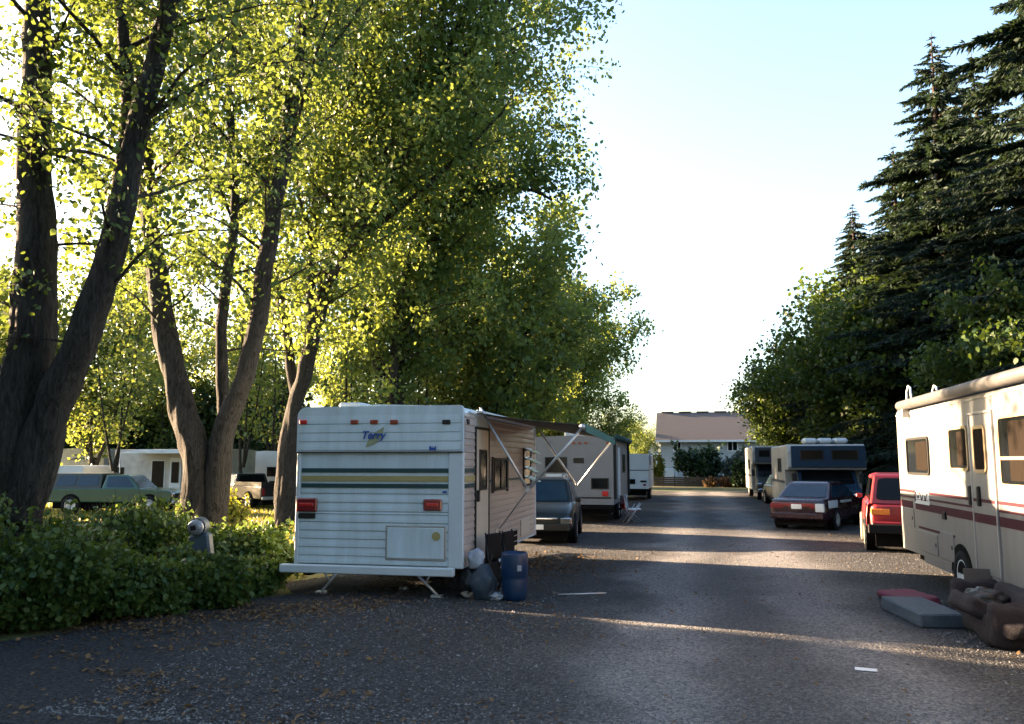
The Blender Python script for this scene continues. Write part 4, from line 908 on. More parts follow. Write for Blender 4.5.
# ---------------------------------------------------------------- green pickup with a canopy
def pickup(name, label, paint, loc, rz, canopy=None, group=None, L=4.9, W=1.75, cap_glass='glass_blue'):
    root = empty(name, loc, rz, label, 'pickup', group); h = L/2
    m = MB()   # lower body with hood
    prof = [(-h, .45), (h-.1, .42), (h, .5), (h, .78), (h-.12, .9), (h-1.35, .98), (h-1.4, 1.0), (-h, .98)]
    m.prismX(prof, -W/2, W/2); m.build('body', paint, root, bevel=.04)
    cb = MB(); a, b = h-2.75, h-1.25
    base = [(-W/2*.96, a, .97), (W/2*.96, a, .97), (W/2*.96, b, .97), (-W/2*.96, b, .97)]; roof = [(-W/2*.78, a+.1, 1.5), (W/2*.78, a+.1, 1.5), (W/2*.78, b-.55, 1.5), (-W/2*.78, b-.55, 1.5)]
    cb.add(base+roof, [(0, 1, 5, 4), (1, 2, 6, 5), (2, 3, 7, 6), (3, 0, 4, 7), (4, 5, 6, 7)]); cb.build('cab', paint, root, bevel=.05)
    def F(a, b, c, d, u0, u1, v0, v1): return [Vector(a).lerp(Vector(b), u).lerp(Vector(d).lerp(Vector(c), u), v) for u, v in ((u0, v0), (u1, v0), (u1, v1), (u0, v1))]
    quadpanel(F(base[2], base[3], roof[3], roof[2], .06, .94, .06, .92), 'glass_dark', 'windshield', root)
    for q in ((base[1], base[2], roof[2], roof[1]), (base[3], base[0], roof[0], roof[3])): quadpanel(F(*q, .12, .9, .1, .88), cap_glass, 'side_window', root)
    quadpanel(F(base[0], base[1], roof[1], roof[0], .1, .9, .15, .85), 'glass_dark', 'rear_window', root)
    if canopy:
        c = MB(); y0, y1 = -h+.02, a-.02
        B = [(-W/2*.97, y0, .985), (W/2*.97, y0, .985), (W/2*.97, y1, .985), (-W/2*.97, y1, .985)]; T = [(-W/2*.82, y0+.25, 1.56), (W/2*.82, y0+.25, 1.56), (W/2*.82, y1, 1.56), (-W/2*.82, y1, 1.56)]
        c.add(B+T, [(0, 1, 5, 4), (1, 2, 6, 5), (2, 3, 7, 6), (3, 0, 4, 7), (4, 5, 6, 7)]); cp = c.build('canopy', canopy, root, bevel=.03)
        for q in ((B[1], B[2], T[2], T[1]), (B[3], B[0], T[0], T[3])):
            for u in ((.14, .5), (.54, .94)): quadpanel(F(*q, *u, .15, .85), cap_glass, 'window', cp)
        quadpanel(F(B[0], B[1], T[1], T[0], .1, .9, .1, .85), 'glass_dark', 'window', cp)
    else:
        bd = MB(); y0, y1 = -h, a-.05
        bd.box(-W/2+.08, W/2-.08, y0+.08, y1, .985, 1.0); bd.box(-W/2, -W/2+.08, y0, y1, .985, 1.16).box(W/2-.08, W/2, y0, y1, .985, 1.16).box(-W/2+.08, W/2-.08, y0, y0+.06, .985, 1.16); bd.build('bed', paint, root)
    for sx in (-1, 1):
        for yy in (-h+1.0, h-.85):
            MB().disc((sx*(W/2-.1), yy, .37), (1, 0, 0), .40, .212, 24).build('wheel_arch', 'underbody', root); wheel(root, (sx*(W/2-.055), yy, .34), .34, .22, side=sx)
        MB().bx(sx*W/2*.8-.12, sx*W/2*.8+.12, h-.02, h+.02, .62, .78, .02).build('headlight', 'chrome', root)
        MB().bx(sx*W/2*.88-.07, sx*W/2*.88+.07, -h-.02, -h+.02, .6, .9, .01).build('taillight', 'red_lens', root)
    MB().bx(-W/2*.55, W/2*.55, h-.01, h+.015, .6, .78, .01).build('grille', 'frame_dark', root)
    MB().bx(-W/2, W/2, h+.0, h+.1, .38, .52, .03).build('bumper', 'frame_alu', root); MB().bx(-W/2, W/2, -h-.12, -h-.01, .42, .56, .03).build('bumper', 'frame_alu', root)
    MB().box(-W/2+.2, W/2-.2, -h+.2, h-.3, .2, .46).build('chassis', 'underbody', root)
    return root
p = pos(124, 29.5); pickup('pickup_truck', 'teal green pickup with a dark canopy over its bed, side on behind the hedge', 'car_teal', (p[0]-.2, p[1], 0), R(-78), canopy='camper_dark', cap_glass='glass_blue')
p = pos(243, 34); pickup('pickup_truck', 'black open bed pickup in the shade right of the forked trunk', 'car_black', (p[0]+.3, p[1], 0), R(60))
p = pos(232, 43); car('parked_car', 'silver station wagon behind the black pickup', 'car', 4.4, 1.75, 1.05, 1.72, (-2.1, -1.9, .5, 1.2), 'car_silver', (p[0], p[1], 0), R(75), split_side=3, tail=.98)
p = pos(221, 35.5); car('parked_car', 'small dark red car in front of the black pickup', 'car', 3.6, 1.55, .85, 1.3, (-1.5, -1.1, .3, 1.0), 'car_red', (p[0], p[1], 0), R(25))

# ---------------------------------------------------------------- vehicles on the lane
car('parked_car', 'dark station wagon with a sky reflecting windshield facing the camera beyond the striped trailer', 'car', 4.4, 1.78, 1.0, 1.58, (-2.05, -1.75, .55, 1.25), 'car_dark', (-3.85, 22.3, 0), R(180+5), glass='glass_blue', split_side=3, tail=.98, wr=.34, clear=.26)
sc_ = [o for o in bpy.data.objects if o.get('label', '').startswith('dark station wagon')][0]
for sx in (-1, 1): MB().tube([(sx*.55, -1.6, 1.6), (sx*.55, -1.5, 1.64), (sx*.55, .3, 1.64), (sx*.55, .4, 1.6)], .018, 6).build('roof_rail', 'frame_alu', sc_)
MB().bx(-.5, .5, 2.19, 2.235, .62, .66, .008).build('grille_bar', 'chrome', sc_); MB().bx(-.16, .16, 2.25, 2.275, .38, .5, .004).build('license_plate', 'plate', sc_)
sedan = car('parked_car', 'dark maroon sedan with white patches on its right side and rear, nosed in beside the blue camper', 'car', 4.6, 1.74, .93, 1.4, (-1.75, -1.05, .35, 1.15), 'car_maroon', (4.0, 28.0, 0), R(-25), glass='glass_blue', tail=.97, lights_r='red_lens', clear=.24)
for a in ((-.80, -.25), (.25, .80)): pass
MB().bx(-.75, .75, -2.325, -2.2, .70, .80, .01).build('light_bar', 'red_lens', sedan)
MB().bx(.862, .884, -2.12, -1.25, .66, .88, .008).build('rear_quarter_patch', 'white_smooth', sedan); MB().bx(.868, .886, -.95, .2, .78, .86, .008).build('door_patch', 'white_dirty', sedan)  # white and off-white strips laid over the maroon quarter and door
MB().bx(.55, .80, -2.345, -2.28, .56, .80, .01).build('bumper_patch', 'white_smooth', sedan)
suv = car('parked_car', 'red boxy off-road wagon with tyres coloured pale as sunlit, half hidden behind the cream motorhome', 'car', 4.3, 1.75, 1.12, 1.74, (-2.12, -1.9, .5, 1.15), 'car_red', (5.0, 21.9, 0), R(-9), split_side=3, tail=.98, wr=.36, tyre='rubber_sunlit', clear=.42, lights_r='amber_lens', hwid=.92)
MB().disc((.0, -2.2, .0), (0, 1, 0), .01, .01).build('hitch', 'frame_dark', suv)
MB().bx(-.86, .86, -2.27, -2.12, .44, .64, .02).build('rear_bumper_cover', 'black_plastic', suv)
car('parked_car', 'small black car facing the camera between the two campers on the right', 'car', 4.2, 1.7, .95, 1.42, (-1.7, -1.2, .35, 1.15), 'car_black', (4.5, 41.2, 0), R(180+6), glass='glass_blue', nose=.78)

def cabover(label, x0, x1, y0, L, z1, zc, cab, side, front, glass='glass_dark', vents=3, cover=1.05):
    """class C camper facing the camera: box body, overcab nose with windows, cab with hood"""
    root = empty('cabover_camper', (0, 0, 0), 0, label, 'camper')
    b = MB(); rv_box(b, x0, x1, y0+cover, y0+L, .5, z1, .08); b.build('body', side, root)
    n = MB(); prof = [(y0+.05, zc), (y0+cover, zc-.02), (y0+cover, z1), (y0+.25, z1), (y0, z1-.25), (y0-.02, zc+.12)]
    n.prismX(prof, x0, x1); ob = n.build('overcab', side, root, bevel=.03)
    MB().bx(x0+.12, x1-.02, y0-.055, y0+.02, zc+.08, z1-.06, .02).build('overcab_face', front, root)
    w_ = (x1-x0); 
    for a, b_ in ((.16, .46), (.56, .90)): window_y(root, x0+w_*a, x0+w_*b_, zc+(z1-zc)*.38, zc+(z1-zc)*.78, y0-.05)
    cbx = (x0+x1)/2; cw = min(2.0, w_*.85); zb = zc
    c = MB(); prof = [(y0-.9, .42), (y0+cover+.02, .42), (y0+cover+.02, zb-.02), (y0+.35, zb-.02), (y0-.25, 1.18), (y0-.95, 1.02), (y0-1.0, .8)]
    c.prismX(prof, cbx-cw/2, cbx+cw/2); c.build('cab', cab, root, bevel=.05)
    P = [(cbx+cw/2-.1, y0-.21, 1.22), (cbx-cw/2+.1, y0-.21, 1.22), (cbx-cw/2+.14, y0+.31, zb-.08), (cbx+cw/2-.14, y0+.31, zb-.08)]
    quadpanel([P[1], P[0], P[3], P[2]], glass, 'windshield', root, th=.02)
    MB().bx(cbx-.5, cbx+.5, y0-1.03, y0-.98, .7, .92, .01).build('grille', 'frame_dark', root)
    for sx in (-1, 1):
        MB().bx(cbx+sx*.75-.14, cbx+sx*.75+.14, y0-1.03, y0-.97, .72, .9, .03).build('headlight', 'chrome', root)
        wheel(root, (cbx+sx*(cw/2-.1), y0-.4, .37), .37, .22, side=sx); wheel(root, (cbx+sx*(w_/2-.14), y0+L-1.8, .37), .37, .24, side=sx)
        MB().bx(cbx+sx*(cw/2+.14)-.08, cbx+sx*(cw/2+.14)+.08, y0-.1, y0-.02, 1.25, 1.6, .02).build('mirror', 'frame_dark', root)
    MB().bx(cbx-cw/2, cbx+cw/2, y0-1.12, y0-1.0, .42, .6, .03).build('bumper', 'chrome', root)
    for k in range(vents): x = x0+w_*(.34+.2*k); MB().bx(x-.24, x+.24, y0+.7, y0+1.5, z1+.04, z1+.24, .07).build('roof_vent', 'white_smooth', root)
    window_x(root, y0+2.2, y0+3.4, 1.6, 2.15, x0, -1); 
    MB().box(x0-.006, x0+.0, y0+cover+.1, y0+L-.1, 1.2, 1.3).build('stripe', front, root)
    return root
cc = cabover('white and dark blue cabover camper with three roof vents, facing the camera on the right', onY(788, 470, 31.8).x, onY(867, 470, 31.8).x, 31.8, 6.2, onY(820, 443, 31.8).z-.04, 1.72, 'camper_blue', 'white_dirty', 'camper_blue')
c2 = cabover('grey fronted cabover camper farther along the right side of the lane', onY(753, 470, 47).x, onY(791, 470, 47).x, 47, 6, 2.85, 1.9, 'camper_dark', 'white_dirty', 'camper_grey', vents=0)
c2.location = (0, 0, 0)

# ---------------------------------------------------------------- cream motorhome on the right
def motorhome():
    xs = 3.75; y1 = 16.5; y0 = 6.8; z0, z1 = .46, 2.99; x1 = xs+2.4
    root = empty('motorhome', (0, 0, 0), 0, 'cream motorhome with maroon stripes and a grey rolled awning, parked along the right edge', 'motorhome')
    def Y(px, py=470): return onX(px, py, xs).y
    def Zz(px, py): return onX(px, py, xs).z
    b = MB(); rv_box(b, xs, x1, y0, y1, z0, z1, .14, crown=.05); b.build('body', 'mh_white', root)
    MB().box(xs+.2, x1-.2, y0+.2, y1-.3, .3, z0).build('chassis', 'underbody', root)
    # rounded grey roof edge above the wall
    MB().box(xs+.05, x1-.05, y0+.1, y1-.1, z1+.0, z1+.075).build('roof_skin', 'mh_roof', root)
    MB().tube([(xs-.07, Y(908), z1-.005), (xs-.07, y0+.3, z1-.005)], .085, 14).build('awning_roll', 'mh_roof', root)
    for y in (Y(912), y0+.5): MB().bx(xs-.12, xs+.0, y-.04, y+.04, z1-.22, z1+.02, .01).build('awning_bracket', 'frame_alu', root)
    MB().box(xs-.012, xs, y0+.05, y1, z1-.16, z1-.135).build('gutter', 'frame_alu', root)
    # windows
    for a, b_, zt, zb, rl in ((908.5, 930.5, 437, 475, False), (951.5, 970.5, 426, 471, False), (1002, 1060, 415, 489, True)):
        ya, yb = Y(b_), Y(a); zt_ = Zz((a+min(b_, 1024))/2, zt); zb_ = Zz((a+min(b_, 1024))/2, zb)
        if b_ > 1030: zt_, zb_ = Zz(1004, 415), Zz(1004, 487)
        o = window_round(root, ya, yb, zb_, zt_, xs, -1, 'tan_trim' if a > 940 else 'frame_dark', 'glass_dark', .04, .09, .028, rl)
        MB().box(xs-.020, xs-.0145, ya+.10, ya+(yb-ya)*(.55 if not rl else .8), zb_+.08, zt_-.08).build('curtain', 'curtain', o)
    # entry door with window, handles
    ya, yb = Y(995.5), Y(973); zt_ = Zz(984, 413); zb_ = .55
    d = MB().bx(xs-.018, xs+.01, ya, yb, zb_, zt_, .01).build('door', 'mh_white', root)
    f_ = MB(); f_.bx(xs-.03, xs, ya-.03, ya, zb_, zt_+.03, .004).bx(xs-.03, xs, yb, yb+.03, zb_, zt_+.03, .004).bx(xs-.03, xs, ya, yb, zt_, zt_+.03, .004); f_.build('door_frame', 'frame_alu', root)
    window_round(d, Y(989.5), Y(977), Zz(983, 473), Zz(983, 425), xs-.018, -1, 'tan_trim', 'curtain', .045, .09)
    for px in (971.5, 980): y = Y(px); MB().bx(xs-.06, xs-.012, y-.03, y+.03, 1.42, 1.68, .012).build('handle', 'frame_dark', d if px > 975 else root)
    # maroon stripes
    z = Zz(899, 491)
    def strip(a, b_, za, zb, mt='maroon'): MB().box(xs-.008, xs, a, b_, za, zb).build('stripe', mt, root)
    zt1, zt2 = Zz(899, 490)-.012, Zz(899, 490)+.03
    for (a, b_) in ((ya*0+y0+.1, ya-.04), (yb+.04, Y(927)), (Y(913), y1-.03)):
        strip(a, b_, zt1, zt2); strip(a, b_, zt1-.095, zt1-.065)
    for (a, b_) in ((y0+.1, ya-.04), (yb+.04, Y(914)), (Y(911), y1-.03)): strip(a, b_, zt1-.27, zt1-.15)
    MB().box(xs-.0225, xs-.018, ya+.01, yb-.01, zt1-.27, zt1-.15).build('stripe', 'maroon', d); MB().box(xs-.0225, xs-.018, ya+.01, yb-.01, zt1, zt2).build('stripe', 'maroon', d)
    strip(Y(951), Y(916), .90, .935, 'maroon')
    # script emblem panel
    a, b_ = Y(928), Y(914); e = MB().box(xs-.010, xs, a, b_, zt1-.17, zt2+.06).build('emblem', 'white_smooth', root)
    sq = MB(); pts = [(xs-.014, b_-.05-(b_-a-.1)*i/24, zt1-.03+.07*math.sin(i*.9)*(1-.3*math.sin(i*.3))) for i in range(25)]; sq.tube(pts, .008, 4)
    sq.tube([(xs-.014, b_-.04, zt1-.14), (xs-.014, b_-.04, zt2+.02)], .01, 4).tube([(xs-.014, b_-.04, zt1-.10), (xs-.014, a+.05, zt1-.10)], .006, 4); sq.build('emblem_script', 'maroon', e)
    # low compartments, hatch, socket
    for a, b_, c, e in ((Y(912), Y(903.5), .88, 1.2), (Y(934), Y(915), .54, .87), (Y(950), Y(937), .54, .95)):
        o = MB().bx(xs-.014, xs, a, b_, c, e, .006).build('hatch_door', 'mh_white', root); MB().bx(xs-.02, xs-.013, a+.06, a+.11, (c+e)/2-.03, (c+e)/2+.03, .003).build('latch', 'frame_dark', o)
    MB().bx(xs-.03, xs, Y(944), Y(941), 1.14, 1.25, .006).build('outlet', 'frame_dark', root)
    # skirts and wheels
    wy = (Y(951, 560)+Y(974, 560))/2
    MB().box(xs-.004, xs+.15, y0, wy-.5, .36, z0+.04).box(xs-.004, xs+.15, wy+.5, y1-1.4, .36, z0+.04).build('skirt', 'mh_white', root)
    ar = MB(); n = 16; ar.v = [(xs-.006, wy+.48*math.cos(math.pi*k/n), .42+.42*math.sin(math.pi*k/n)) for k in range(n+1)]+[(xs+.05, wy+.48*math.cos(math.pi*k/n), .42+.42*math.sin(math.pi*k/n)) for k in range(n+1)]
    ar.f = [tuple(range(n+1))[::-1]]+[(k, k+1, n+2+k, n+1+k) for k in range(n)]; ar.m = [0]*len(ar.f); ar.sm = [False]*len(ar.f); ar.build('wheel_arch', 'underbody', root)
    for x in (xs+.1, x1-.14): wheel(root, (x, wy, .38), .38, .24, side=-1 if x < 4.5 else 1, rim='white_smooth'); wheel(root, (x, y0+.9, .38), .38, .24, side=-1 if x < 4.5 else 1, rim='white_smooth')
    MB().bx(xs+.05, x1-.05, y1, y1+.15, .42, .58, .02).build('bumper', 'chrome', root)
    MB().bx(xs+.02, x1-.02, y0-.12, y0, .4, .6, .02).build('bumper', 'chrome', root)
    window_y(root, xs+.15, x1-.15, 1.45, 2.45, y0, -1, fr=.05, mull=1, name='windshield'); MB().bx(xs+.7, x1-.7, y0-.02, y0, .8, 1.2, .01).build('grille', 'frame_dark', root)
    for x in (xs+.35, x1-.35): MB().disc((x, y0, 1.0), (0, 1, 0), .11, .05).build('headlight', 'chrome', root)
    # ladder hoops over the rear roof edge
    for x in (xs+.22, xs+.66):
        hp = MB().tube([(x, y1+.09, .8), (x, y1+.09, z1), (x, y1+.06, z1+.3), (x, y1-.06, z1+.40), (x, y1-.2, z1+.36), (x, y1-.26, z1+.06)], .018, 8); hp.build('ladder_rail', 'white_smooth', root)
    for k in range(7): MB().tube([(xs+.22, y1+.09, .95+k*.28), (xs+.66, y1+.09, .95+k*.28)], .014, 6).build('ladder_rung', 'white_smooth', root)
    for a, h_ in ((y1-2.2, .2), (y0+2.5, .28)): MB().bx(xs+.8, xs+1.5, a, a+.8, z1+.07, z1+.07+h_, .06).build('roof_vent', 'white_dirty', root)
motorhome()

# ================================================================ things on the ground
def barrel():
    p = onZ(515, 600); root = empty('plastic_drum', (p.x, 12.15, 0), 0, 'blue plastic drum standing by the trailer door end, white mark on its side', 'drum')
    m = MB().lathe([(.001, .01), (.15, .01), (.17, .03), (.175, .1), (.19, .3), (.185, .32), (.195, .36), (.2, .62), (.192, .66), (.19, .68), (.17, .69), (.165, .66), (.001, .65)], 32); m.build('body', 'blue_drum', root)
    MB().box(.04, .10, -.199, -.185, .44, .52).build('mark', 'trash_white', root).rotation_euler.z = R(12)
barrel()
def blob(name, label, cat, mname, loc, s, seed, n=3, group=None, rz=0, amp=.22, pn=1.6):
    import bmesh
    from mathutils import noise
    bm = bmesh.new(); bmesh.ops.create_icosphere(bm, subdivisions=n+1, radius=1)
    for v in bm.verts:
        d = v.co.normalized(); k = 1+amp*noise.noise(d*pn+Vector((seed*7.3, 0, 0)))+amp*.4*noise.noise(d*pn*3.3+Vector((0, seed*3.1, 0)))
        q = d*k; v.co = Vector((q.x*s[0], q.y*s[1], max(q.z, -.72)*s[2]))
    zm = min(v.co.z for v in bm.verts)
    for v in bm.verts: v.co.z -= zm
    me = bpy.data.meshes.new(name); bm.to_mesh(me); bm.free(); me.materials.append(M[mname])
    for pl in me.polygons: pl.use_smooth = True
    o = bpy.data.objects.new(name, me); col.objects.link(o); o.location = loc; o.rotation_euler.z = rz; return tag(o, label, cat, group)
def P0(px, py, z=.007): q = onZ(px, py); return (q.x, q.y, z)
blob('garbage_bag', 'black garbage bag slumped under the trailer door', 'bag', 'trash_black', (-3.25, 12.3, .007), (.22, .2, .26), 2)
blob('garbage_bag', 'white plastic bag lying on the heap under the trailer door', 'bag', 'trash_white', (-3.14, 12.18, .44), (.13, .1, .16), 3)
blob('garbage_bag', 'grey blue bag under the white bag by the trailer corner', 'bag', 'trash_blue', (-3.0, 12.12, .007), (.2, .17, .28), 4)
blob('crumpled_bag', 'crumpled tan paper bag on the gravel left of the drum', 'litter', 'trash_tan', P0(472, 598), (.17, .1, .09), 5, amp=.5)
blob('crumpled_bag', 'crumpled white plastic bag against the foot of the drum', 'litter', 'trash_white', P0(494, 600), (.13, .1, .06), 6, amp=.6)
blob('crumpled_bag', 'small white scrap under the trailer bumper', 'litter', 'trash_white', P0(403, 590), (.06, .05, .03), 7, amp=.5)
def folded_chair(loc, rz, label):
    root = empty('folding_chair', loc, rz, label, 'chair', 'folded camp chairs leaning by the door')
    for x in (-.2, .2): MB().tube([(x, 0, 0), (x, .12, .92)], .013, 6).build('leg', 'frame_dark', root); MB().tube([(x*.8, .2, 0), (x*.8, .02, .6)], .012, 6).build('leg', 'frame_dark', root)
    m = MB(); m.bx(-.21, .21, .07, .13, .5, .9, .02); m.build('backrest', 'black_plastic', root); MB().bx(-.19, .19, .09, .14, .14, .46, .02).build('seat', 'black_plastic', root)
folded_chair((-2.92, 12.75, 0), R(70), 'folded black camp chair beside the trailer door, nearer one'); folded_chair((-2.78, 13.2, 0), R(80), 'folded black camp chair beside the trailer door, farther one')
# folding lawn chairs beside the grey trailer
def lawn_chair(loc, rz, label, seatm):
    root = empty('lawn_chair', loc, rz, label, 'chair', 'lawn chairs beside the grey trailer')
    for x in (-.25, .25):
        MB().tube([(x, -.22, 0), (x, .22, .62)], .014, 6).build('leg', 'frame_alu', root); MB().tube([(x, .24, 0), (x, -.22, .42), (x, -.3, .9)], .014, 6).build('leg', 'frame_alu', root)
    MB().bx(-.25, .25, -.22, .22, .40, .43, .01).build('seat', seatm, root); MB().bx(-.25, .25, -.3, -.26, .46, .9, .01).build('backrest', seatm, root)
lawn_chair((-1.95, 28.0, 0), R(-70), 'lawn chair with a red seat beside the grey trailer', 'red_lens'); lawn_chair((-1.9, 28.9, 0), R(-80), 'lawn chair with a white seat beside the grey trailer', 'white_smooth')
# meter post in the hedge
p = onY(209, 530, 11.2); root = empty('meter_post', (p.x+.02, p.y, 0), 0, 'leaning grey electric meter post with a round glass meter at the hedge end', 'meter post')
root.rotation_euler = (R(4), R(-7), R(10))
MB().bx(-.13, .13, -.07, .07, 0, .98, .02).build('post', 'meter_grey', root); MB().bx(-.15, .15, -.10, .09, .62, .97, .03).build('box', 'meter_grey', root)
hd_ = MB().disc((0, -.02, 1.08), (0, 1, 0), .13, .16, 28).build('meter_base', 'meter_grey', root); 
gl = MB().tube([(0, -.10, 1.08), (0, -.17, 1.08), (0, -.20, 1.08)], [.12, .112, .07], 24).build('meter_dome', 'meter_glass', root); MB().bx(-.05, .03, -.213, -.196, 1.05, 1.12, .004).build('meter_face', 'frame_dark', gl)

# discarded cushions and sofa beside the motorhome
def cushion(name, label, cat, mname, loc, sz, rot, seed, b=.05, parent=None, box=.55):
    from mathutils import noise
    x, y, z = sz; m = MB(); nx = ny = 10; nz = 4; import bmesh
    bm = bmesh.new(); bmesh.ops.create_cube(bm, size=1); bmesh.ops.subdivide_edges(bm, edges=bm.edges[:], cuts=7, use_grid_fill=True)
    for v in bm.verts:
        c = v.co*2; k = 3.4; l = (abs(c.x)**k*1+abs(c.y)**k+abs(c.z)**k)**(1/k); mx = max(abs(c.x), abs(c.y), abs(c.z)); q = c*(mx/l)**(1-box) if False else c*(1-(1-mx/l)*(1-box)*1.6) if l else c
        nn = noise.noise(Vector((q.x*1.7+seed, q.y*1.7, q.z)))*.10+noise.noise(Vector((q.x*4+seed, q.y*4, q.z*4)))*.05
        v.co = Vector((q.x*x/2*(1+nn*1.1), q.y*y/2*(1+nn*1.1), q.z*z/2*(1+nn*2.6)))
    me = bpy.data.meshes.new(name); bm.to_mesh(me); bm.free(); me.materials.append(M[mname])
    for pl in me.polygons: pl.use_smooth = True
    o = bpy.data.objects.new(name, me); col.objects.link(o); o.location = loc; o.rotation_euler = rot
    if parent: o.parent = parent
    elif label: tag(o, label, cat)
    return o
cushion('seat_cushion', 'faded pink red seat cushion lying flat beside the concrete slab', 'cushion', 'pink_foam', (2.98, 13.0, .08), (.62, .85, .15), (0, 0, R(12)), 1)
sl_ = MB().bx(-.27, .27, -.68, .68, 0, .17, .018).build('concrete_slab', 'concrete', None, loc=(2.86, 11.83, .008)); sl_.rotation_euler.z = R(7); tag(sl_, 'grey concrete step block lying on the gravel beside the sofa', 'block')
sofa = empty('sofa', (3.44, 10.95, 0), R(-93), 'worn brown sofa slumped against the motorhome at the right edge', 'sofa'); sofa.scale = (1, .95, .84)
cushion('arm', None, None, 'sofa_brown', (-.78, .0, .31), (.26, .62, .60), (0, R(-4), 0), 3, parent=sofa, box=.65)
cushion('seat', None, None, 'sofa_brown', (.0, -.02, .2), (1.5, .6, .32), (R(3), 0, 0), 4, parent=sofa, box=.65)
cushion('backrest', None, None, 'sofa_brown', (.05, .24, .40), (1.5, .2, .5), (R(-10), 0, 0), 5, parent=sofa, box=.65)
cushion('arm', None, None, 'sofa_brown', (.82, .0, .28), (.24, .62, .54), (0, R(4), 0), 6, parent=sofa, box=.65)
cushion('seat_cushion', 'rolled brown cushion drooping over the front of the sofa', 'cushion', 'sofa_brown', (3.2, 10.7, .33), (.5, .66, .2), (R(4), R(24), R(10)), 8)
cushion('seat_cushion', 'dark purple cushion lying on the sofa at the right edge', 'cushion', 'sofa_brown', (3.38, 10.2, .25), (.42, .6, .16), (R(6), R(-6), R(15)), 9)
bd = MB().bx(-.2, .2, -.012, .012, 0, .34, .006).build('board', 'board_tan', None, loc=(3.62, 11.9, .30)); bd.rotation_euler = (R(-10), 0, R(-4)); tag(bd, 'tan board leaning upright against the sofa back', 'board')
blob('blanket_heap', 'dark crumpled blanket heaped on the sofa seat', 'blanket', 'trash_black', (3.38, 11.05, .29), (.24, .3, .13), 21, amp=.45)
p = P0(866, 671, .012); o = MB().bx(-.1, .1, -.055, .055, 0, .006, .002).build('paper', 'paper', None, loc=p); o.rotation_euler.z = R(-10); tag(o, 'small white paper lying on the gravel in the right foreground', 'paper')
a = P0(558, 596, .02); b = P0(606, 594.5, .02); tag(MB().tube([a, b], .013, 6).build('stick', 'metal_pole'), 'thin grey rod lying on the gravel right of the drum', 'rod')

# ================================================================ houses at the end of the lane
def house():
    Y0 = 80; xa = onY(661, 460, Y0).x; xb = xa+15; ze = onY(700, 438.5, Y0).z; zr = onY(700, 414, Y0+4).z
    root = empty('house', (0, 0, 0), 0, 'pale two storey house with a brown shingle roof closing the end of the lane', 'house')
    m = MB(); m.box(xa, xb, Y0, Y0+8, -.1, ze); m.add([(xa, Y0, ze), (xa, Y0+8, ze), (xa, Y0+4, zr-.1), (xb, Y0, ze), (xb, Y0+8, ze), (xb, Y0+4, zr-.1)], [(0, 2, 1), (3, 4, 5)]); m.build('wall', 'siding', root)
    sd2 = MB().ridged('X', xa, xb, .1, ze-.1, Y0, -1, .2, .02); sd2.build('siding', 'siding', root)
    r = MB(); e = .5; t = .16; sl = (zr-ze)/4
    prof = [(Y0-e, ze-e*sl), (Y0+4, zr), (Y0+8+e, ze-e*sl), (Y0+8+e, ze-e*sl+t), (Y0+4, zr+t), (Y0-e, ze-e*sl+t)]; r.prismX(prof, xa-.45, xb+.45); rf = r.build('roof', 'roof_shingle', root)
    rc = MB()
    for k in range(9): rc.bx(xa+k*1.7, xa+k*1.7+1.2, Y0+3.85, Y0+4.15, zr+t, zr+t+.1, .02)
    rc.build('ridge_vent', 'roof_shingle', rf)
    MB().box(xa-.46, xb+.46, Y0-e-.12, Y0-e-.002, ze-e*sl-.02, ze-e*sl+.16).build('gutter', 'house_trim', root)
    for px0, px1, mul in ((673, 681.5, 1), (727, 738, 1)):
        a, b = onY(px0, 445, Y0).x, onY(px1, 445, Y0).x; window_y(root, a, b, onY(700, 451.5, Y0).z, onY(700, 440.5, Y0).z, Y0-.02, -1, fm='house_trim', fr=.09, mull=mul, proud=.05)
    a, b = onY(657.5, 475, Y0-2).x, onY(677, 475, Y0-2).x; g = MB().bx(a, b, Y0-2, Y0-.03, 0, onY(668, 468.5, Y0-2).z, .03).build('porch', 'white_smooth', root)
    MB().bx(a+.3, b-.3, Y0-2.04, Y0-2, .1, 1.3, .02).build('door', 'house_trim', g)
house()
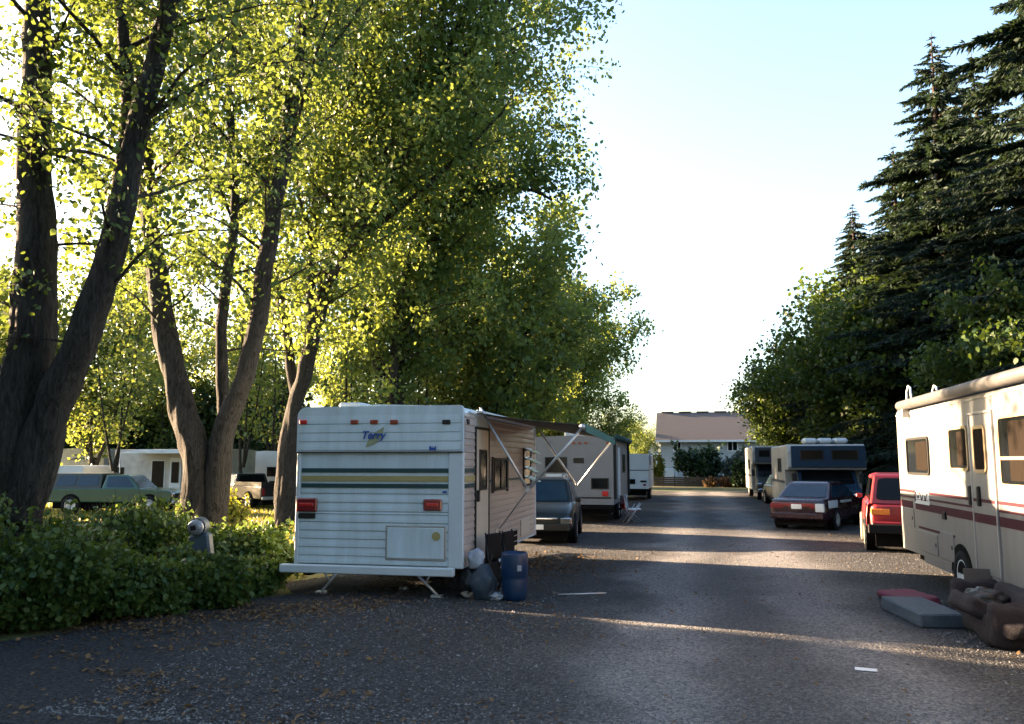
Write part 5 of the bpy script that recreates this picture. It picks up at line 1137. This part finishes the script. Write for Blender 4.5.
def small_house(label, px0, px1, Y0, ye, yr, wallm, roofm, name='house'):
    xa, xb = onY(px0, 460, Y0).x, onY(px1, 460, Y0).x; ze = onY(px1, ye, Y0).z; zr = onY(px1, yr, Y0).z; c = (xa+xb)/2
    root = empty(name, (0, 0, 0), 0, label, 'house'); m = MB().prismY([(xa, -.1), (xb, -.1), (xb, ze), (c, zr), (xa, ze)], Y0, Y0+9); m.build('wall', wallm, root)
    e = .5; s = (zr-ze)/(xb-c); r = MB().prismY([(xa-e, ze-e*s), (c, zr), (xb+e, ze-e*s), (xb+e, ze-e*s+.2), (c, zr+.2), (xa-e, ze-e*s+.2)], Y0-.4, Y0+9.4); r.build('roof', roofm, root)
    window_y(root, c-.5, c+.5, 1.2, 2.4, Y0, -1, fm='house_trim', fr=.09)
small_house('far house with a dark green roof glimpsed through the last cottonwoods', 612, 642, 86, 434, 419, 'far_green_roof', 'far_green_roof')
small_house('small far grey house between the white trailer and the pale house', 636, 656, 120, 446, 439, 'siding', 'roof_shingle')
fn = empty('garden_fence', (0, 0, 0), 0, 'low dark garden fence at the end of the lane under the pale house', 'fence'); pa, pb = onZ(652, 488.5), onZ(742, 488.5)
yf = 70.; xa, xb = onY(652, 488, yf).x, onY(745, 488, yf).x
m = MB()
for k in range(5): m.bx(xa, xb, yf, yf+.04, .05+k*.15, .18+k*.15, .01)
m.build('boards', 'wood_dark', fn)
n = 9
for k in range(n): x = xa+(xb-xa)*k/(n-1); MB().bx(x-.05, x+.05, yf+.04, yf+.14, 0, .9, .01).build('post', 'wood_dark', fn)
GB = 'garden bushes in front of the pale house'
for i, (px, Y, rx, h, lab, lf) in enumerate([(700, 74, 2.1, 3.5, 'large round dark bush in front of the pale house wall', 'leaf_dark'), (739, 73, 1.4, 2.7, 'grey green feathery bush right of the big round one', 'needle_grey'),
        (656.5, 72, .8, 3.0, 'narrow yellow green shrub at the left corner of the pale house', 'leaf_yellow'), (752, 68, 1.5, 2.2, 'dark shrub beside the farther camper', 'leaf_dark')]):
    p = onY(px, 480, Y); o = bush('garden_bush', rx, rx*.8, h, 5200 if rx > 1 else 1600, lf, .24 if rx > 1 else .2, 100+i, (p.x, p.y, 0)); tag(o, lab, 'bush', GB)
for i, (px, lf, lab) in enumerate([(728, 'flowers', 'orange flowering plants at the foot of the garden fence'), (712, 'litter', 'reddish dry plants along the garden fence'), (740, 'leaf_yellow', 'yellowish low plants by the end of the garden fence')]):
    p = onY(px, 488, 68.8); o = bush('garden_plant', .9, .5, .75, 700, lf, .16, 120+i, (p.x, p.y, 0)); tag(o, lab, 'plant', 'low plants along the garden fence')
